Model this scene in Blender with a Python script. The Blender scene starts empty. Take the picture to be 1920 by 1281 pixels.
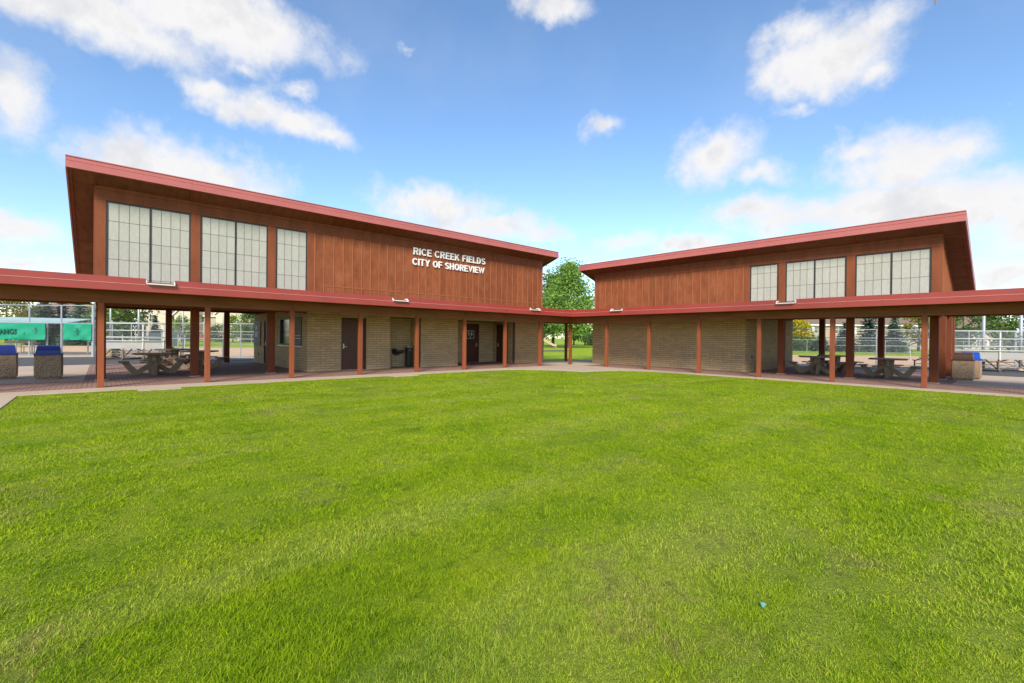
import bpy, bmesh, math, random
import numpy as np
from mathutils import Vector, Matrix

R = math.radians
rng = np.random.default_rng(7)
random.seed(7)
scene = bpy.context.scene
col = scene.collection

# ------------------------------------------------------------------ camera
CAM = Vector((16.5465, -19.4765, 1.472))
YAW, PITCH, ROLL = 0.8410, -0.0045, 0.0103
FPX = 850.375
CF = Vector((-math.sin(YAW) * math.cos(PITCH), math.cos(YAW) * math.cos(PITCH), math.sin(PITCH)))
CR0 = Vector((math.cos(YAW), math.sin(YAW), 0))
CU0 = CR0.cross(CF)
CR = CR0 * math.cos(ROLL) + CU0 * math.sin(ROLL)
CU = -CR0 * math.sin(ROLL) + CU0 * math.cos(ROLL)
cd = bpy.data.cameras.new('camera')
cam = bpy.data.objects.new('camera', cd)
col.objects.link(cam)
m = Matrix.Identity(4)
for i in range(3):
    m[i][0], m[i][1], m[i][2], m[i][3] = CR[i], CU[i], -CF[i], CAM[i]
cam.matrix_world = m
cd.sensor_width = 36
cd.lens = FPX / 1920 * 36
cd.shift_x = 7.38 / 1920
cd.shift_y = -4.02 / 1920
cd.clip_start = 0.05
cd.clip_end = 3000
scene.camera = cam

def pixray(x, y):
    return CF + CR * ((x - 952.62) / FPX) - CU * ((y - 636.5) / FPX)
FH = Vector((-math.sin(YAW), math.cos(YAW)))
RH = Vector((math.cos(YAW), math.sin(YAW)))
def LD(x, D):
    """plan position of image column x (of 1920) at distance D in front of the camera"""
    a = (x - 952.62) / FPX * D
    p = Vector((CAM.x, CAM.y)) + RH * a + FH * D
    return p.x, p.y

# ------------------------------------------------------------------ light
SUN_DIR = Vector((0.62, -0.70, 0)).normalized()
SUN_EL = R(33)
EXPOSURE = 1.12
scene.cycles.max_bounces = 6
scene.cycles.diffuse_bounces = 3
scene.cycles.glossy_bounces = 2
scene.cycles.transmission_bounces = 2
scene.cycles.caustics_reflective = False
scene.cycles.caustics_refractive = False
scene.view_settings.view_transform = 'Standard'
scene.view_settings.look = 'None'
scene.view_settings.exposure = EXPOSURE
scene.view_settings.gamma = 1
scene.view_settings.use_curve_mapping = False

sd = bpy.data.lights.new('sun', 'SUN')
sd.energy = 2.3
sd.angle = R(16)
sd.color = (1.0, 0.91, 0.78)
so = bpy.data.objects.new('sun', sd)
col.objects.link(so)
tosun = Vector((SUN_DIR.x * math.cos(SUN_EL), SUN_DIR.y * math.cos(SUN_EL), math.sin(SUN_EL)))
so.rotation_euler = (-tosun).to_track_quat('-Z', 'Y').to_euler()
so.location = (30, -30, 40)

world = bpy.data.worlds.new('World')
scene.world = world
world.use_nodes = True
world.cycles.sampling_method = 'MANUAL'
world.cycles.sample_map_resolution = 256

class NT:
    """tiny node-graph helper"""
    def __init__(self, tree):
        self.t = tree
        self.n = tree.nodes
        self.l = tree.links
    def node(self, typ, **kw):
        nd = self.n.new(typ)
        for k, v in kw.items():
            setattr(nd, k, v)
        return nd
    def put(self, sock, val):
        if hasattr(val, 'bl_idname') or isinstance(val, bpy.types.NodeSocket):
            self.l.new(val, sock)
        else:
            sock.default_value = val
    def math(self, op, a, b=None, c=None, clamp=False):
        nd = self.node('ShaderNodeMath', operation=op)
        nd.use_clamp = clamp
        self.put(nd.inputs[0], a)
        if b is not None: self.put(nd.inputs[1], b)
        if c is not None: self.put(nd.inputs[2], c)
        return nd.outputs[0]
    def vmath(self, op, a, b=None):
        nd = self.node('ShaderNodeVectorMath', operation=op)
        self.put(nd.inputs[0], a)
        if b is not None: self.put(nd.inputs[1], b)
        return nd.outputs[1] if op in ('LENGTH', 'DOT_PRODUCT', 'DISTANCE') else nd.outputs[0]
    def noise(self, vec, scale, detail=3, rough=0.55, out='Fac', dist=0.0):
        nd = self.node('ShaderNodeTexNoise')
        if vec is not None: self.l.new(vec, nd.inputs['Vector'])
        nd.inputs['Scale'].default_value = scale
        nd.inputs['Detail'].default_value = detail
        nd.inputs['Roughness'].default_value = rough
        nd.inputs['Distortion'].default_value = dist
        return nd.outputs[out]
    def ramp(self, fac, stops, interp='LINEAR'):
        nd = self.node('ShaderNodeValToRGB')
        nd.color_ramp.interpolation = interp
        el = nd.color_ramp.elements
        while len(el) < len(stops): el.new(0.5)
        for e, (p, c) in zip(el, stops):
            e.position = p
            e.color = (*c, 1) if len(c) == 3 else c
        self.l.new(fac, nd.inputs[0])
        return nd.outputs[0]
    def mix(self, fac, a, b, mode='MIX'):
        nd = self.node('ShaderNodeMix', data_type='RGBA', blend_type=mode)
        self.put(nd.inputs[0], fac)
        self.put(nd.inputs[6], a if not (isinstance(a, tuple) and len(a) == 3) else (*a, 1))
        self.put(nd.inputs[7], b if not (isinstance(b, tuple) and len(b) == 3) else (*b, 1))
        return nd.outputs[2]
    def smooth(self, v, lo, hi):
        nd = self.node('ShaderNodeMapRange', interpolation_type='SMOOTHSTEP')
        self.put(nd.inputs[0], v)
        nd.inputs[1].default_value = lo
        nd.inputs[2].default_value = hi
        return nd.outputs[0]

def build_world():
    t = world.node_tree
    for n in list(t.nodes): t.nodes.remove(n)
    g = NT(t)
    out = g.node('ShaderNodeOutputWorld')
    sky = g.node('ShaderNodeTexSky', sky_type='NISHITA')
    sky.sun_disc = False
    sky.sun_elevation = SUN_EL
    sky.sun_rotation = math.atan2(SUN_DIR.x, SUN_DIR.y)
    sky.altitude = 280
    sky.air_density = 1.0
    sky.dust_density = 0.25
    sky.ozone_density = 2.2
    tc = g.node('ShaderNodeTexCoord')
    d = tc.outputs['Generated']
    sep = g.node('ShaderNodeSeparateXYZ')
    g.l.new(d, sep.inputs[0])
    az = g.math('ARCTAN2', sep.outputs[0], sep.outputs[1])
    el = g.math('ARCSINE', sep.outputs[2])
    # billows: stretch noise a little sideways by compressing height
    w1 = g.noise(d, 6.0, 4, 0.6, 'Color')
    w2 = g.noise(d, 26.0, 4, 0.6, 'Color')
    s1 = g.node('ShaderNodeSeparateXYZ'); g.l.new(w1, s1.inputs[0])
    s2 = g.node('ShaderNodeSeparateXYZ'); g.l.new(w2, s2.inputs[0])
    def warp(v, a, b):
        v = g.math('MULTIPLY_ADD', g.math('SUBTRACT', a, 0.5), 0.10, v)
        return g.math('MULTIPLY_ADD', g.math('SUBTRACT', b, 0.5), 0.035, v)
    azw = warp(az, s1.outputs[0], s2.outputs[0])
    elw = warp(el, s1.outputs[1], s2.outputs[1])
    # cumulus banks of the day, (column, row, half width, half height, weight)
    banks = [(150, 5, 240, 70, 1.0), (270, 70, 120, 60, .95), (450, 45, 130, 75, 1.0), (30, 205, 75, 85, 1.0), (350, 20, 240, 70, 1.0),
             (395, 160, 75, 30, .78), (470, 200, 95, 38, .86), (560, 235, 80, 38, .90), (622, 262, 55, 28, .82), (545, 165, 40, 26, .80), (450, 125, 55, 28, .68),
             (360, 325, 150, 60, 1.0), (280, 305, 90, 34, .9), (470, 355, 100, 36, .8),
             (45, 432, 100, 28, .95), (60, 492, 100, 20, .8), (10, 405, 60, 18, .6),
             (815, 388, 105, 40, 1.0), (915, 428, 95, 26, .95), (1020, 445, 75, 26, .80),
             (1048, 8, 70, 38, .85), (760, 78, 50, 24, .5),
             (1560, 105, 110, 75, 1.0), (1510, 45, 90, 50, .78), (1660, 120, 60, 45, .75), (1640, 30, 130, 45, .74),
             (1330, 295, 95, 52, .95), (1420, 325, 75, 30, .8), (1255, 300, 70, 40, .62), (1130, 240, 48, 26, .70),
             (1690, 295, 140, 60, 1.0), (1620, 275, 70, 34, .9), (1790, 270, 80, 44, .9), (1500, 210, 60, 24, .68), (1700, 205, 40, 18, .3), (1900, 180, 40, 24, .35),
             (1600, 388, 330, 42, 1.0), (1420, 395, 130, 30, .9), (1800, 392, 180, 54, 1.0), (1920, 400, 110, 60, 1.0),
             (1290, 457, 85, 24, .9), (1180, 447, 100, 24, .75), (1895, 515, 90, 36, .9)]
    aev = g.node('ShaderNodeCombineXYZ')
    g.l.new(azw, aev.inputs[0]); g.l.new(elw, aev.inputs[1])
    field = None
    def bank(a0, e0, ra, re, wt):
        nonlocal field
        nd = g.node('ShaderNodeVectorMath', operation='MULTIPLY_ADD')
        g.l.new(aev.outputs[0], nd.inputs[0])
        nd.inputs[1].default_value = (1 / ra, 1 / re, 0)
        nd.inputs[2].default_value = (-a0 / ra, -e0 / re, 0)
        q = g.math('MULTIPLY_ADD', g.vmath('LENGTH', nd.outputs[0]), -0.46, 0.06 + 0.94 * wt)
        field = q if field is None else g.math('SMOOTH_MAX', field, q, 0.12)
    for (x, y, rx, ry, wt) in banks:
        def ae(px, py):
            r_ = pixray(px, py).normalized()
            return math.atan2(r_.x, r_.y), math.asin(r_.z)
        a0, e0 = ae(x, y)
        a1, _ = ae(x + rx, y)
        _, e1 = ae(x, y - ry)
        bank(a0, e0, abs(a1 - a0) * (1.32 - .32 * wt), abs(e1 - e0) * (1.32 - .32 * wt), wt)
    # the same broken cumulus goes on all round the sky
    rr = random.Random(3)
    a_mid = math.atan2(CF.x, CF.y)
    for k in range(20):
        a = a_mid + R(66 + 228 * (k + rr.random()) / 20)
        a = (a + math.pi) % (2 * math.pi) - math.pi
        bank(a, R(rr.choice([5, 9, 16, 25, 36, 48])), R(rr.uniform(9, 20)), R(rr.uniform(3, 6)), rr.uniform(.6, 1))
    n1 = g.noise(d, 12.0, 9, 0.66)
    n2 = g.noise(d, 4.5, 5, 0.6)
    f = g.math('MULTIPLY_ADD', g.math('SUBTRACT', n1, 0.5), 0.82, field)
    f = g.math('MULTIPLY_ADD', g.math('SUBTRACT', n2, 0.5), 0.35, f)
    dens = g.smooth(f, 0.30, 0.80)
    # thin veil that whitens the air here and there
    veil = g.math('MULTIPLY', g.smooth(g.noise(d, 2.3, 5, 0.6), 0.45, 0.85), 0.14)
    dens2 = g.math('MAXIMUM', dens, veil)
    n3 = g.noise(d, 9.0, 5, 0.6)
    tone = g.smooth(g.math('MULTIPLY_ADD', g.math('SUBTRACT', f, 0.6), 0.18, n3), 0.30, 0.78)
    ccol = g.ramp(tone, [(0.0, (0.90, 0.91, 0.96)), (0.5, (0.97, 0.96, 0.96)), (1.0, (0.78, 0.79, 0.83))])
    b1 = g.node('ShaderNodeBackground')
    sat = g.node('ShaderNodeHueSaturation')
    sat.inputs['Saturation'].default_value = 1.08
    g.l.new(sky.outputs[0], sat.inputs['Color'])
    g.l.new(sat.outputs[0], b1.inputs[0])
    b1.inputs[1].default_value = 0.110
    b2 = g.node('ShaderNodeBackground')
    g.l.new(ccol, b2.inputs[0])
    b2.inputs[1].default_value = 0.45
    mx = g.node('ShaderNodeMixShader')
    g.l.new(dens2, mx.inputs[0])
    g.l.new(b1.outputs[0], mx.inputs[1])
    g.l.new(b2.outputs[0], mx.inputs[2])
    g.l.new(mx.outputs[0], out.inputs[0])
build_world()

# ------------------------------------------------------------------ materials
MATS = {}
def pmat(name, c1, c2=None, rough=0.7, scale=3.0, stretch=(1, 1, 1), detail=5, contrast=(0.3, 0.7),
         bump=0.0, bscale=None, island=0.0, objrand=0.0, spec=0.5, metal=0.0, speck=None, transl=0.0, coord='pos', stain=None):
    mt = bpy.data.materials.new(name)
    mt.use_nodes = True
    g = NT(mt.node_tree)
    bs = g.n['Principled BSDF']
    bs.inputs['Roughness'].default_value = rough
    bs.inputs['Specular IOR Level'].default_value = spec
    bs.inputs['Metallic'].default_value = metal
    if coord == 'pos':
        vec = g.node('ShaderNodeNewGeometry').outputs['Position']
    else:
        vec = g.node('ShaderNodeTexCoord').outputs['Object']
    mp = g.node('ShaderNodeMapping')
    mp.inputs['Scale'].default_value = stretch
    g.l.new(vec, mp.inputs[0])
    c2 = c2 or tuple(0.8 * x for x in c1)
    n = g.noise(mp.outputs[0], scale, detail, 0.6)
    c = g.ramp(n, [(contrast[0], c1), (contrast[1], c2)])
    if stain:
        n_ = g.noise(vec, stain[0], 4, 0.6)
        c = g.mix(g.math('MULTIPLY', g.smooth(n_, stain[2], stain[3]), stain[4]), c, stain[1])
    if speck:
        n_ = g.noise(vec, speck[0], 2, 0.5)
        c = g.mix(g.smooth(n_, speck[2], speck[2] + 0.06), c, speck[1])
    if island or objrand:
        if island:
            rnd = g.node('ShaderNodeNewGeometry').outputs['Random Per Island']; amt = island
        else:
            rnd = g.node('ShaderNodeObjectInfo').outputs['Random']; amt = objrand
        v = g.math('MULTIPLY_ADD', rnd, 2 * amt, 1 - amt)
        cx = g.node('ShaderNodeCombineXYZ')
        for k in range(3): g.l.new(v, cx.inputs[k])
        c = g.mix(1.0, c, cx.outputs[0], 'MULTIPLY')
    g.l.new(c, bs.inputs['Base Color'])
    if bump:
        nb = g.noise(mp.outputs[0], bscale or scale * 3, 4, 0.6)
        b = g.node('ShaderNodeBump')
        b.inputs['Strength'].default_value = bump
        b.inputs['Distance'].default_value = 0.01
        g.l.new(nb, b.inputs['Height'])
        g.l.new(b.outputs[0], bs.inputs['Normal'])
    if transl:
        tr = g.node('ShaderNodeBsdfTranslucent')
        g.l.new(c, tr.inputs[0])
        ms = g.node('ShaderNodeMixShader')
        ms.inputs[0].default_value = transl
        g.l.new(bs.outputs[0], ms.inputs[1])
        g.l.new(tr.outputs[0], ms.inputs[2])
        g.l.new(ms.outputs[0], g.n['Material Output'].inputs[0])
    MATS[name] = mt
    return mt

pmat('siding', (0.190, 0.055, 0.020), (0.305, 0.092, 0.033), 0.75, 2.4, (2.2, 2.2, 0.8), 8, (0.28, 0.72), 0.35, 14, objrand=0.10, spec=0.3, stain=(1.3, (0.31, 0.115, 0.05), .50, .72, .45),
     speck=(23, (0.40, 0.16, 0.075), 0.72))
pmat('batten', (0.37, 0.130, 0.056), (0.30, 0.098, 0.041), 0.7, 3, (3, 3, 0.5), bump=0.2, spec=0.3)
pmat('trim', (0.27, 0.080, 0.029), (0.185, 0.051, 0.019), 0.7, 1.6, (2, 2, 0.5), 6, bump=0.2, spec=0.3, objrand=0.05)
pmat('post', (0.290, 0.080, 0.028), (0.215, 0.054, 0.019), 0.65, 2.5, (4, 4, 0.4), 6, bump=0.2, spec=0.35, objrand=0.06)
pmat('beam', (0.25, 0.088, 0.036), (0.17, 0.055, 0.022), 0.7, 1.6, (0.5, 0.5, 4), 6, bump=0.2, spec=0.3)
pmat('column', (0.20, 0.052, 0.020), (0.145, 0.037, 0.015), 0.7, 2.2, (3, 3, 0.4), 6, bump=0.2, spec=0.3)
pmat('soffit', (0.25, 0.095, 0.045), (0.15, 0.055, 0.027), 0.75, 1.8, (1, 3, 1), 6, (0.3, 0.75), 0.2, objrand=0.12, spec=0.3)
pmat('roof_metal', (0.49, 0.140, 0.122), (0.44, 0.120, 0.104), 0.38, 1.2, (1, 1, 1), 3, spec=0.6)
pmat('canopy_metal', (0.34, 0.050, 0.036), (0.30, 0.042, 0.030), 0.36, 1.2, (1, 1, 1), 3, spec=0.55)
pmat('drip_edge', (0.75, 0.45, 0.40), (0.70, 0.40, 0.36), 0.3, 2)  # paler than the fascia: light caught by the sheet edge, put into the colour
pmat('roof_deck', (0.20, 0.05, 0.045), (0.16, 0.05, 0.045), 0.6, 1.0)
pmat('pane', (0.47, 0.465, 0.395), (0.41, 0.41, 0.35), 0.45, 5, (3, 3, 1), 6, (0.3, 0.7), 0.05, objrand=0.05, spec=0.4, speck=(38, (0.66, 0.66, 0.6), 0.66))
pmat('frame_dark', (0.035, 0.032, 0.032), (0.028, 0.025, 0.025), 0.45, 5)
pmat('muntin', (0.15, 0.14, 0.125), (0.13, 0.12, 0.105), 0.6, 5)
pmat('mortar', (0.17, 0.125, 0.078), (0.14, 0.10, 0.064), 0.95, 6, bump=0.3)
pmat('block', (0.53, 0.385, 0.225), (0.43, 0.31, 0.18), 0.9, 9, (1, 1, 1), 5, (0.3, 0.75), 0.35, 40, objrand=0.10, spec=0.2)
pmat('block_mass', (0.53, 0.385, 0.225), (0.43, 0.31, 0.18), 0.9, 9, (1, 1, 1), 5, (0.3, 0.75), 0.35, 40, island=0.10, spec=0.2)
pmat('door_brown', (0.080, 0.027, 0.020), (0.068, 0.023, 0.018), 0.42, 2, spec=0.45)
pmat('steel', (0.62, 0.62, 0.60), (0.5, 0.5, 0.49), 0.3, 6, metal=0.9)
pmat('white_trim', (0.80, 0.79, 0.76), (0.72, 0.71, 0.68), 0.5, 3)
pmat('letter_white', (0.86, 0.86, 0.84), (0.80, 0.80, 0.78), 0.45, 4)
pmat('black_metal', (0.020, 0.019, 0.019), (0.028, 0.026, 0.026), 0.4, 6)
pmat('concrete', (0.61, 0.475, 0.345), (0.52, 0.40, 0.29), 0.9, 0.9, (1, 1, 1), 8, (0.3, 0.72), 0.3, 30, spec=0.2, stain=(0.25, (0.40, 0.32, 0.24), .5, .75, .5))
pmat('asphalt', (0.125, 0.118, 0.112), (0.095, 0.09, 0.086), 0.92, 1.2, (1, 1, 1), 8, (0.3, 0.7), 0.4, 60, spec=0.25, speck=(90, (0.2, 0.19, 0.18), 0.62))
pmat('dirt', (0.76, 0.50, 0.30), (0.69, 0.44, 0.26), 0.95, 0.35, (1, 1, 1), 7, (0.3, 0.7), 0.3, 20, spec=0.1)
pmat('table_concrete', (0.36, 0.27, 0.19), (0.28, 0.21, 0.15), 0.85, 5, (1, 1, 1), 6, (0.3, 0.7), 0.3, 30, spec=0.25)
pmat('table_top', (0.24, 0.165, 0.12), (0.18, 0.125, 0.095), 0.55, 4, (1, 1, 1), 6, (0.3, 0.7), 0.15, 30, spec=0.4)
pmat('aggregate', (0.50, 0.36, 0.23), (0.17, 0.115, 0.075), 0.85, 34, (1, 1, 1), 3, (0.38, 0.62), 0.9, 42, spec=0.25, coord='obj', speck=(60, (0.62, 0.50, 0.37), 0.62))
pmat('lid_blue', (0.020, 0.036, 0.24), (0.024, 0.044, 0.27), 0.4, 3, spec=0.5)
pmat('lid_bright_blue', (0.012, 0.085, 0.55), (0.010, 0.075, 0.5), 0.4, 3, spec=0.5)
pmat('lid_brown', (0.105, 0.050, 0.030), (0.085, 0.040, 0.025), 0.45, 3, spec=0.5)
pmat('aluminium', (0.40, 0.39, 0.36), (0.34, 0.33, 0.31), 0.5, 3, metal=0.2)
pmat('white_rail', (0.60, 0.60, 0.58), (0.52, 0.52, 0.50), 0.5, 3)
pmat('galvanised', (0.46, 0.48, 0.50), (0.38, 0.40, 0.42), 0.5, 6, (1, 1, .4), metal=0.4)
pmat('frame_rust', (0.20, 0.155, 0.125), (0.15, 0.115, 0.09), 0.7, 5)
pmat('banner_green', (0.008, 0.30, 0.165), (0.007, 0.25, 0.135), 0.5, 2.2, (1, 1, 1), 4, bump=0.3, bscale=2, spec=0.4)
pmat('banner_ink', (0.014, 0.12, 0.075), (0.014, 0.10, 0.065), 0.6, 3)
pmat('tarp_pale', (0.47, 0.62, 0.55), (0.42, 0.56, 0.50), 0.5, 1.5)
pmat('windscreen', (0.055, 0.085, 0.085), (0.045, 0.07, 0.07), 0.8, 3)
pmat('wood_bench', (0.36, 0.30, 0.24), (0.28, 0.235, 0.19), 0.8, 4)
pmat('house_cream', (0.60, 0.51, 0.40), (0.55, 0.465, 0.36), 0.85, 0.6, (1, 1, 6), bump=0.1)
pmat('house_tan', (0.44, 0.37, 0.265), (0.39, 0.33, 0.235), 0.85, 0.6, (1, 1, 6), bump=0.1)
pmat('house_brown', (0.34, 0.215, 0.145), (0.29, 0.185, 0.125), 0.85, 2)
pmat('shingle', (0.225, 0.160, 0.115), (0.17, 0.12, 0.088), 0.9, 2.2, (1, 1, 3), 5, bump=0.3)
pmat('shingle_light', (0.42, 0.335, 0.24), (0.36, 0.285, 0.205), 0.9, 2.2, (1, 1, 3), 5, bump=0.3)
pmat('glass_dark', (0.06, 0.075, 0.09), (0.09, 0.11, 0.13), 0.12, 1.5, spec=0.8)
pmat('glass_service', (0.030, 0.032, 0.036), (0.02, 0.022, 0.025), 0.08, 1.0, spec=0.8)
pmat('blind_grey', (0.20, 0.19, 0.17), (0.16, 0.15, 0.135), 0.7, 3)
pmat('board_grey', (0.20, 0.165, 0.135), (0.165, 0.135, 0.11), 0.6, 4)
pmat('paper', (0.72, 0.72, 0.72), (0.6, 0.6, 0.62), 0.7, 8)
pmat('car_red', (0.50, 0.015, 0.018), (0.46, 0.013, 0.016), 0.25, 2, spec=0.7)
pmat('tyre', (0.018, 0.018, 0.018), (0.022, 0.022, 0.022), 0.85, 6)
pmat('play_red', (0.42, 0.022, 0.022), (0.38, 0.02, 0.02), 0.45, 3)
pmat('play_yellow', (0.62, 0.36, 0.05), (0.58, 0.33, 0.05), 0.45, 3)
pmat('play_tan', (0.50, 0.35, 0.25), (0.44, 0.31, 0.22), 0.6, 3)
pmat('bark', (0.105, 0.078, 0.058), (0.065, 0.048, 0.037), 0.95, 6, (3, 3, 0.6), bump=0.5)
pmat('flag_red', (0.30, 0.17, 0.11), (0.24, 0.13, 0.09), 0.8, 5)
pmat('wrapper', (0.10, 0.36, 0.36), (0.3, 0.5, 0.5), 0.4, 20)
def leafmat(name, a, b, c3):
    mt = pmat(name, a, b, 0.6, 0.8, (1, 1, 1), 4, (0.3, 0.7), island=0.30, spec=0.3, transl=0.30, stain=(1.6, c3, .55, .75, .7))
    return mt
leafmat('leaf_maple', (0.179, 0.315, 0.062), (0.252, 0.410, 0.079), (0.358, 0.461, 0.094))
leafmat('leaf_green', (0.105, 0.187, 0.044), (0.145, 0.238, 0.054), (0.170, 0.255, 0.068))
leafmat('leaf_lime', (0.208, 0.304, 0.048), (0.272, 0.352, 0.056), (0.352, 0.384, 0.064))
leafmat('leaf_yellow', (0.550, 0.440, 0.022), (0.462, 0.407, 0.028), (0.660, 0.462, 0.022))
leafmat('leaf_olive', (0.336, 0.294, 0.063), (0.238, 0.238, 0.056), (0.420, 0.308, 0.056))
leafmat('needle_blue', (0.142, 0.218, 0.171), (0.104, 0.171, 0.129), (0.228, 0.304, 0.247))
leafmat('needle_dark', (0.090, 0.144, 0.099), (0.072, 0.117, 0.076), (0.153, 0.198, 0.144))
leafmat('shrub', (0.080, 0.131, 0.045), (0.109, 0.168, 0.056), (0.160, 0.192, 0.064))

def paver_material():
    mt = bpy.data.materials.new('pavers'); mt.use_nodes = True
    g = NT(mt.node_tree); bs = g.n['Principled BSDF']
    pos = g.node('ShaderNodeNewGeometry').outputs['Position']
    br = g.node('ShaderNodeTexBrick')
    br.offset = 0.5
    g.l.new(pos, br.inputs['Vector'])
    br.inputs['Color1'].default_value = (0.38, 0.225, 0.175, 1)
    br.inputs['Color2'].default_value = (0.31, 0.182, 0.142, 1)
    br.inputs['Mortar'].default_value = (0.13, 0.085, 0.065, 1)
    br.inputs['Scale'].default_value = 1.0
    br.inputs['Mortar Size'].default_value = 0.006
    br.inputs['Brick Width'].default_value = 0.203
    br.inputs['Row Height'].default_value = 0.102
    n = g.noise(pos, 0.7, 6, 0.6)
    c = g.mix(g.math('MULTIPLY', g.smooth(n, 0.45, 0.75), 0.45), br.outputs[0], (0.37, 0.26, 0.21))
    g.l.new(c, bs.inputs['Base Color'])
    bs.inputs['Roughness'].default_value = 0.85
    bs.inputs['Specular IOR Level'].default_value = 0.3
    b = g.node('ShaderNodeBump'); b.inputs['Strength'].default_value = 0.5; b.inputs['Distance'].default_value = 0.005
    inv = g.math('SUBTRACT', 1.0, br.outputs['Fac'])
    g.l.new(inv, b.inputs['Height']); g.l.new(b.outputs[0], bs.inputs['Normal'])
    MATS['pavers'] = mt
paver_material()

def grass_color(g, pos, fine):
    """mown turf: lush and dry patches, mower streaks, all fixed to the ground"""
    big = g.noise(pos, 0.22, 4, 0.55)
    mid = g.noise(pos, 1.1, 5, 0.6)
    sml = g.noise(pos, 6.0, 4, 0.6)
    c = g.ramp(mid, [(0.28, (0.205, 0.340, 0.008)), (0.5, (0.330, 0.450, 0.012)), (0.72, (0.430, 0.500, 0.030))])
    c = g.mix(g.math('MULTIPLY', g.smooth(big, 0.42, 0.70), 0.55), c, (0.385, 0.500, 0.018))
    # mower passes: soft streaks running with the long mowing direction
    mp = g.node('ShaderNodeMapping')
    mp.inputs['Rotation'].default_value = (0, 0, R(4))
    mp.inputs['Scale'].default_value = (1.05, 0.085, 1)
    g.l.new(pos, mp.inputs[0])
    st = g.noise(mp.outputs[0], 1.3, 4, 0.55)
    c = g.mix(g.math('MULTIPLY', g.smooth(st, 0.50, 0.68), 0.42), c, (0.450, 0.510, 0.095))
    c = g.mix(g.math('MULTIPLY', g.smooth(st, 0.50, 0.34), 0.30), c, (0.190, 0.325, 0.008))
    # straw thatch
    dry = g.smooth(g.math('ADD', g.math('MULTIPLY', g.noise(pos, 0.62, 6, 0.68), 0.72), g.math('MULTIPLY', sml, 0.28)), 0.53, 0.66)
    c = g.mix(g.math('MULTIPLY', dry, 0.60), c, (0.460, 0.395, 0.130))
    c = g.mix(g.math('MULTIPLY', g.smooth(sml, 0.53, 0.72), 0.55), c, (0.115, 0.235, 0.006))
    return c

def grass_materials():
    for name in ('grass_blade', 'turf', 'far_grass'):
        mt = bpy.data.materials.new(name); mt.use_nodes = True
        g = NT(mt.node_tree); bs = g.n['Principled BSDF']
        geo = g.node('ShaderNodeNewGeometry')
        pos = geo.outputs['Position']
        c = grass_color(g, pos, True)
        bs.inputs['Roughness'].default_value = 0.75
        bs.inputs['Specular IOR Level'].default_value = 0.08
        if name == 'grass_blade':
            rnd = geo.outputs['Random Per Island']
            tint = g.ramp(rnd, [(0.0, (0.55, 0.70, 0.6)), (0.5, (1.10, 1.12, 1.1)), (0.92, (1.45, 1.40, 1.2)), (0.945, (1.75, 1.35, 2.0)), (1.0, (1.9, 1.45, 2.6))])
            c = g.mix(1.0, c, tint, 'MULTIPLY')
            g.l.new(c, bs.inputs['Base Color'])
            tr = g.node('ShaderNodeBsdfTranslucent'); g.l.new(c, tr.inputs[0])
            ms = g.node('ShaderNodeMixShader'); ms.inputs[0].default_value = 0.42
            g.l.new(bs.outputs[0], ms.inputs[1]); g.l.new(tr.outputs[0], ms.inputs[2])
            g.l.new(ms.outputs[0], g.n['Material Output'].inputs[0])
        else:
            f1 = g.noise(pos, 45.0 if name == 'turf' else 9.0, 5, 0.75)
            f2 = g.noise(pos, 160.0 if name == 'turf' else 30.0, 3, 0.7)
            v = g.ramp(g.math('MULTIPLY_ADD', g.math('SUBTRACT', f2, 0.5), 0.6, f1), [(0.30, (0.45, 0.50, 0.45)), (0.5, (0.95, 0.95, 0.95)), (0.70, (1.35, 1.28, 1.5))])
            c = g.mix(1.0, c, v, 'MULTIPLY')
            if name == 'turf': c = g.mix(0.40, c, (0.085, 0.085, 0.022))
            g.l.new(c, bs.inputs['Base Color'])
            b = g.node('ShaderNodeBump'); b.inputs['Strength'].default_value = 0.8; b.inputs['Distance'].default_value = 0.03
            g.l.new(f1, b.inputs['Height']); g.l.new(b.outputs[0], bs.inputs['Normal'])
        MATS[name] = mt
grass_materials()

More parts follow.
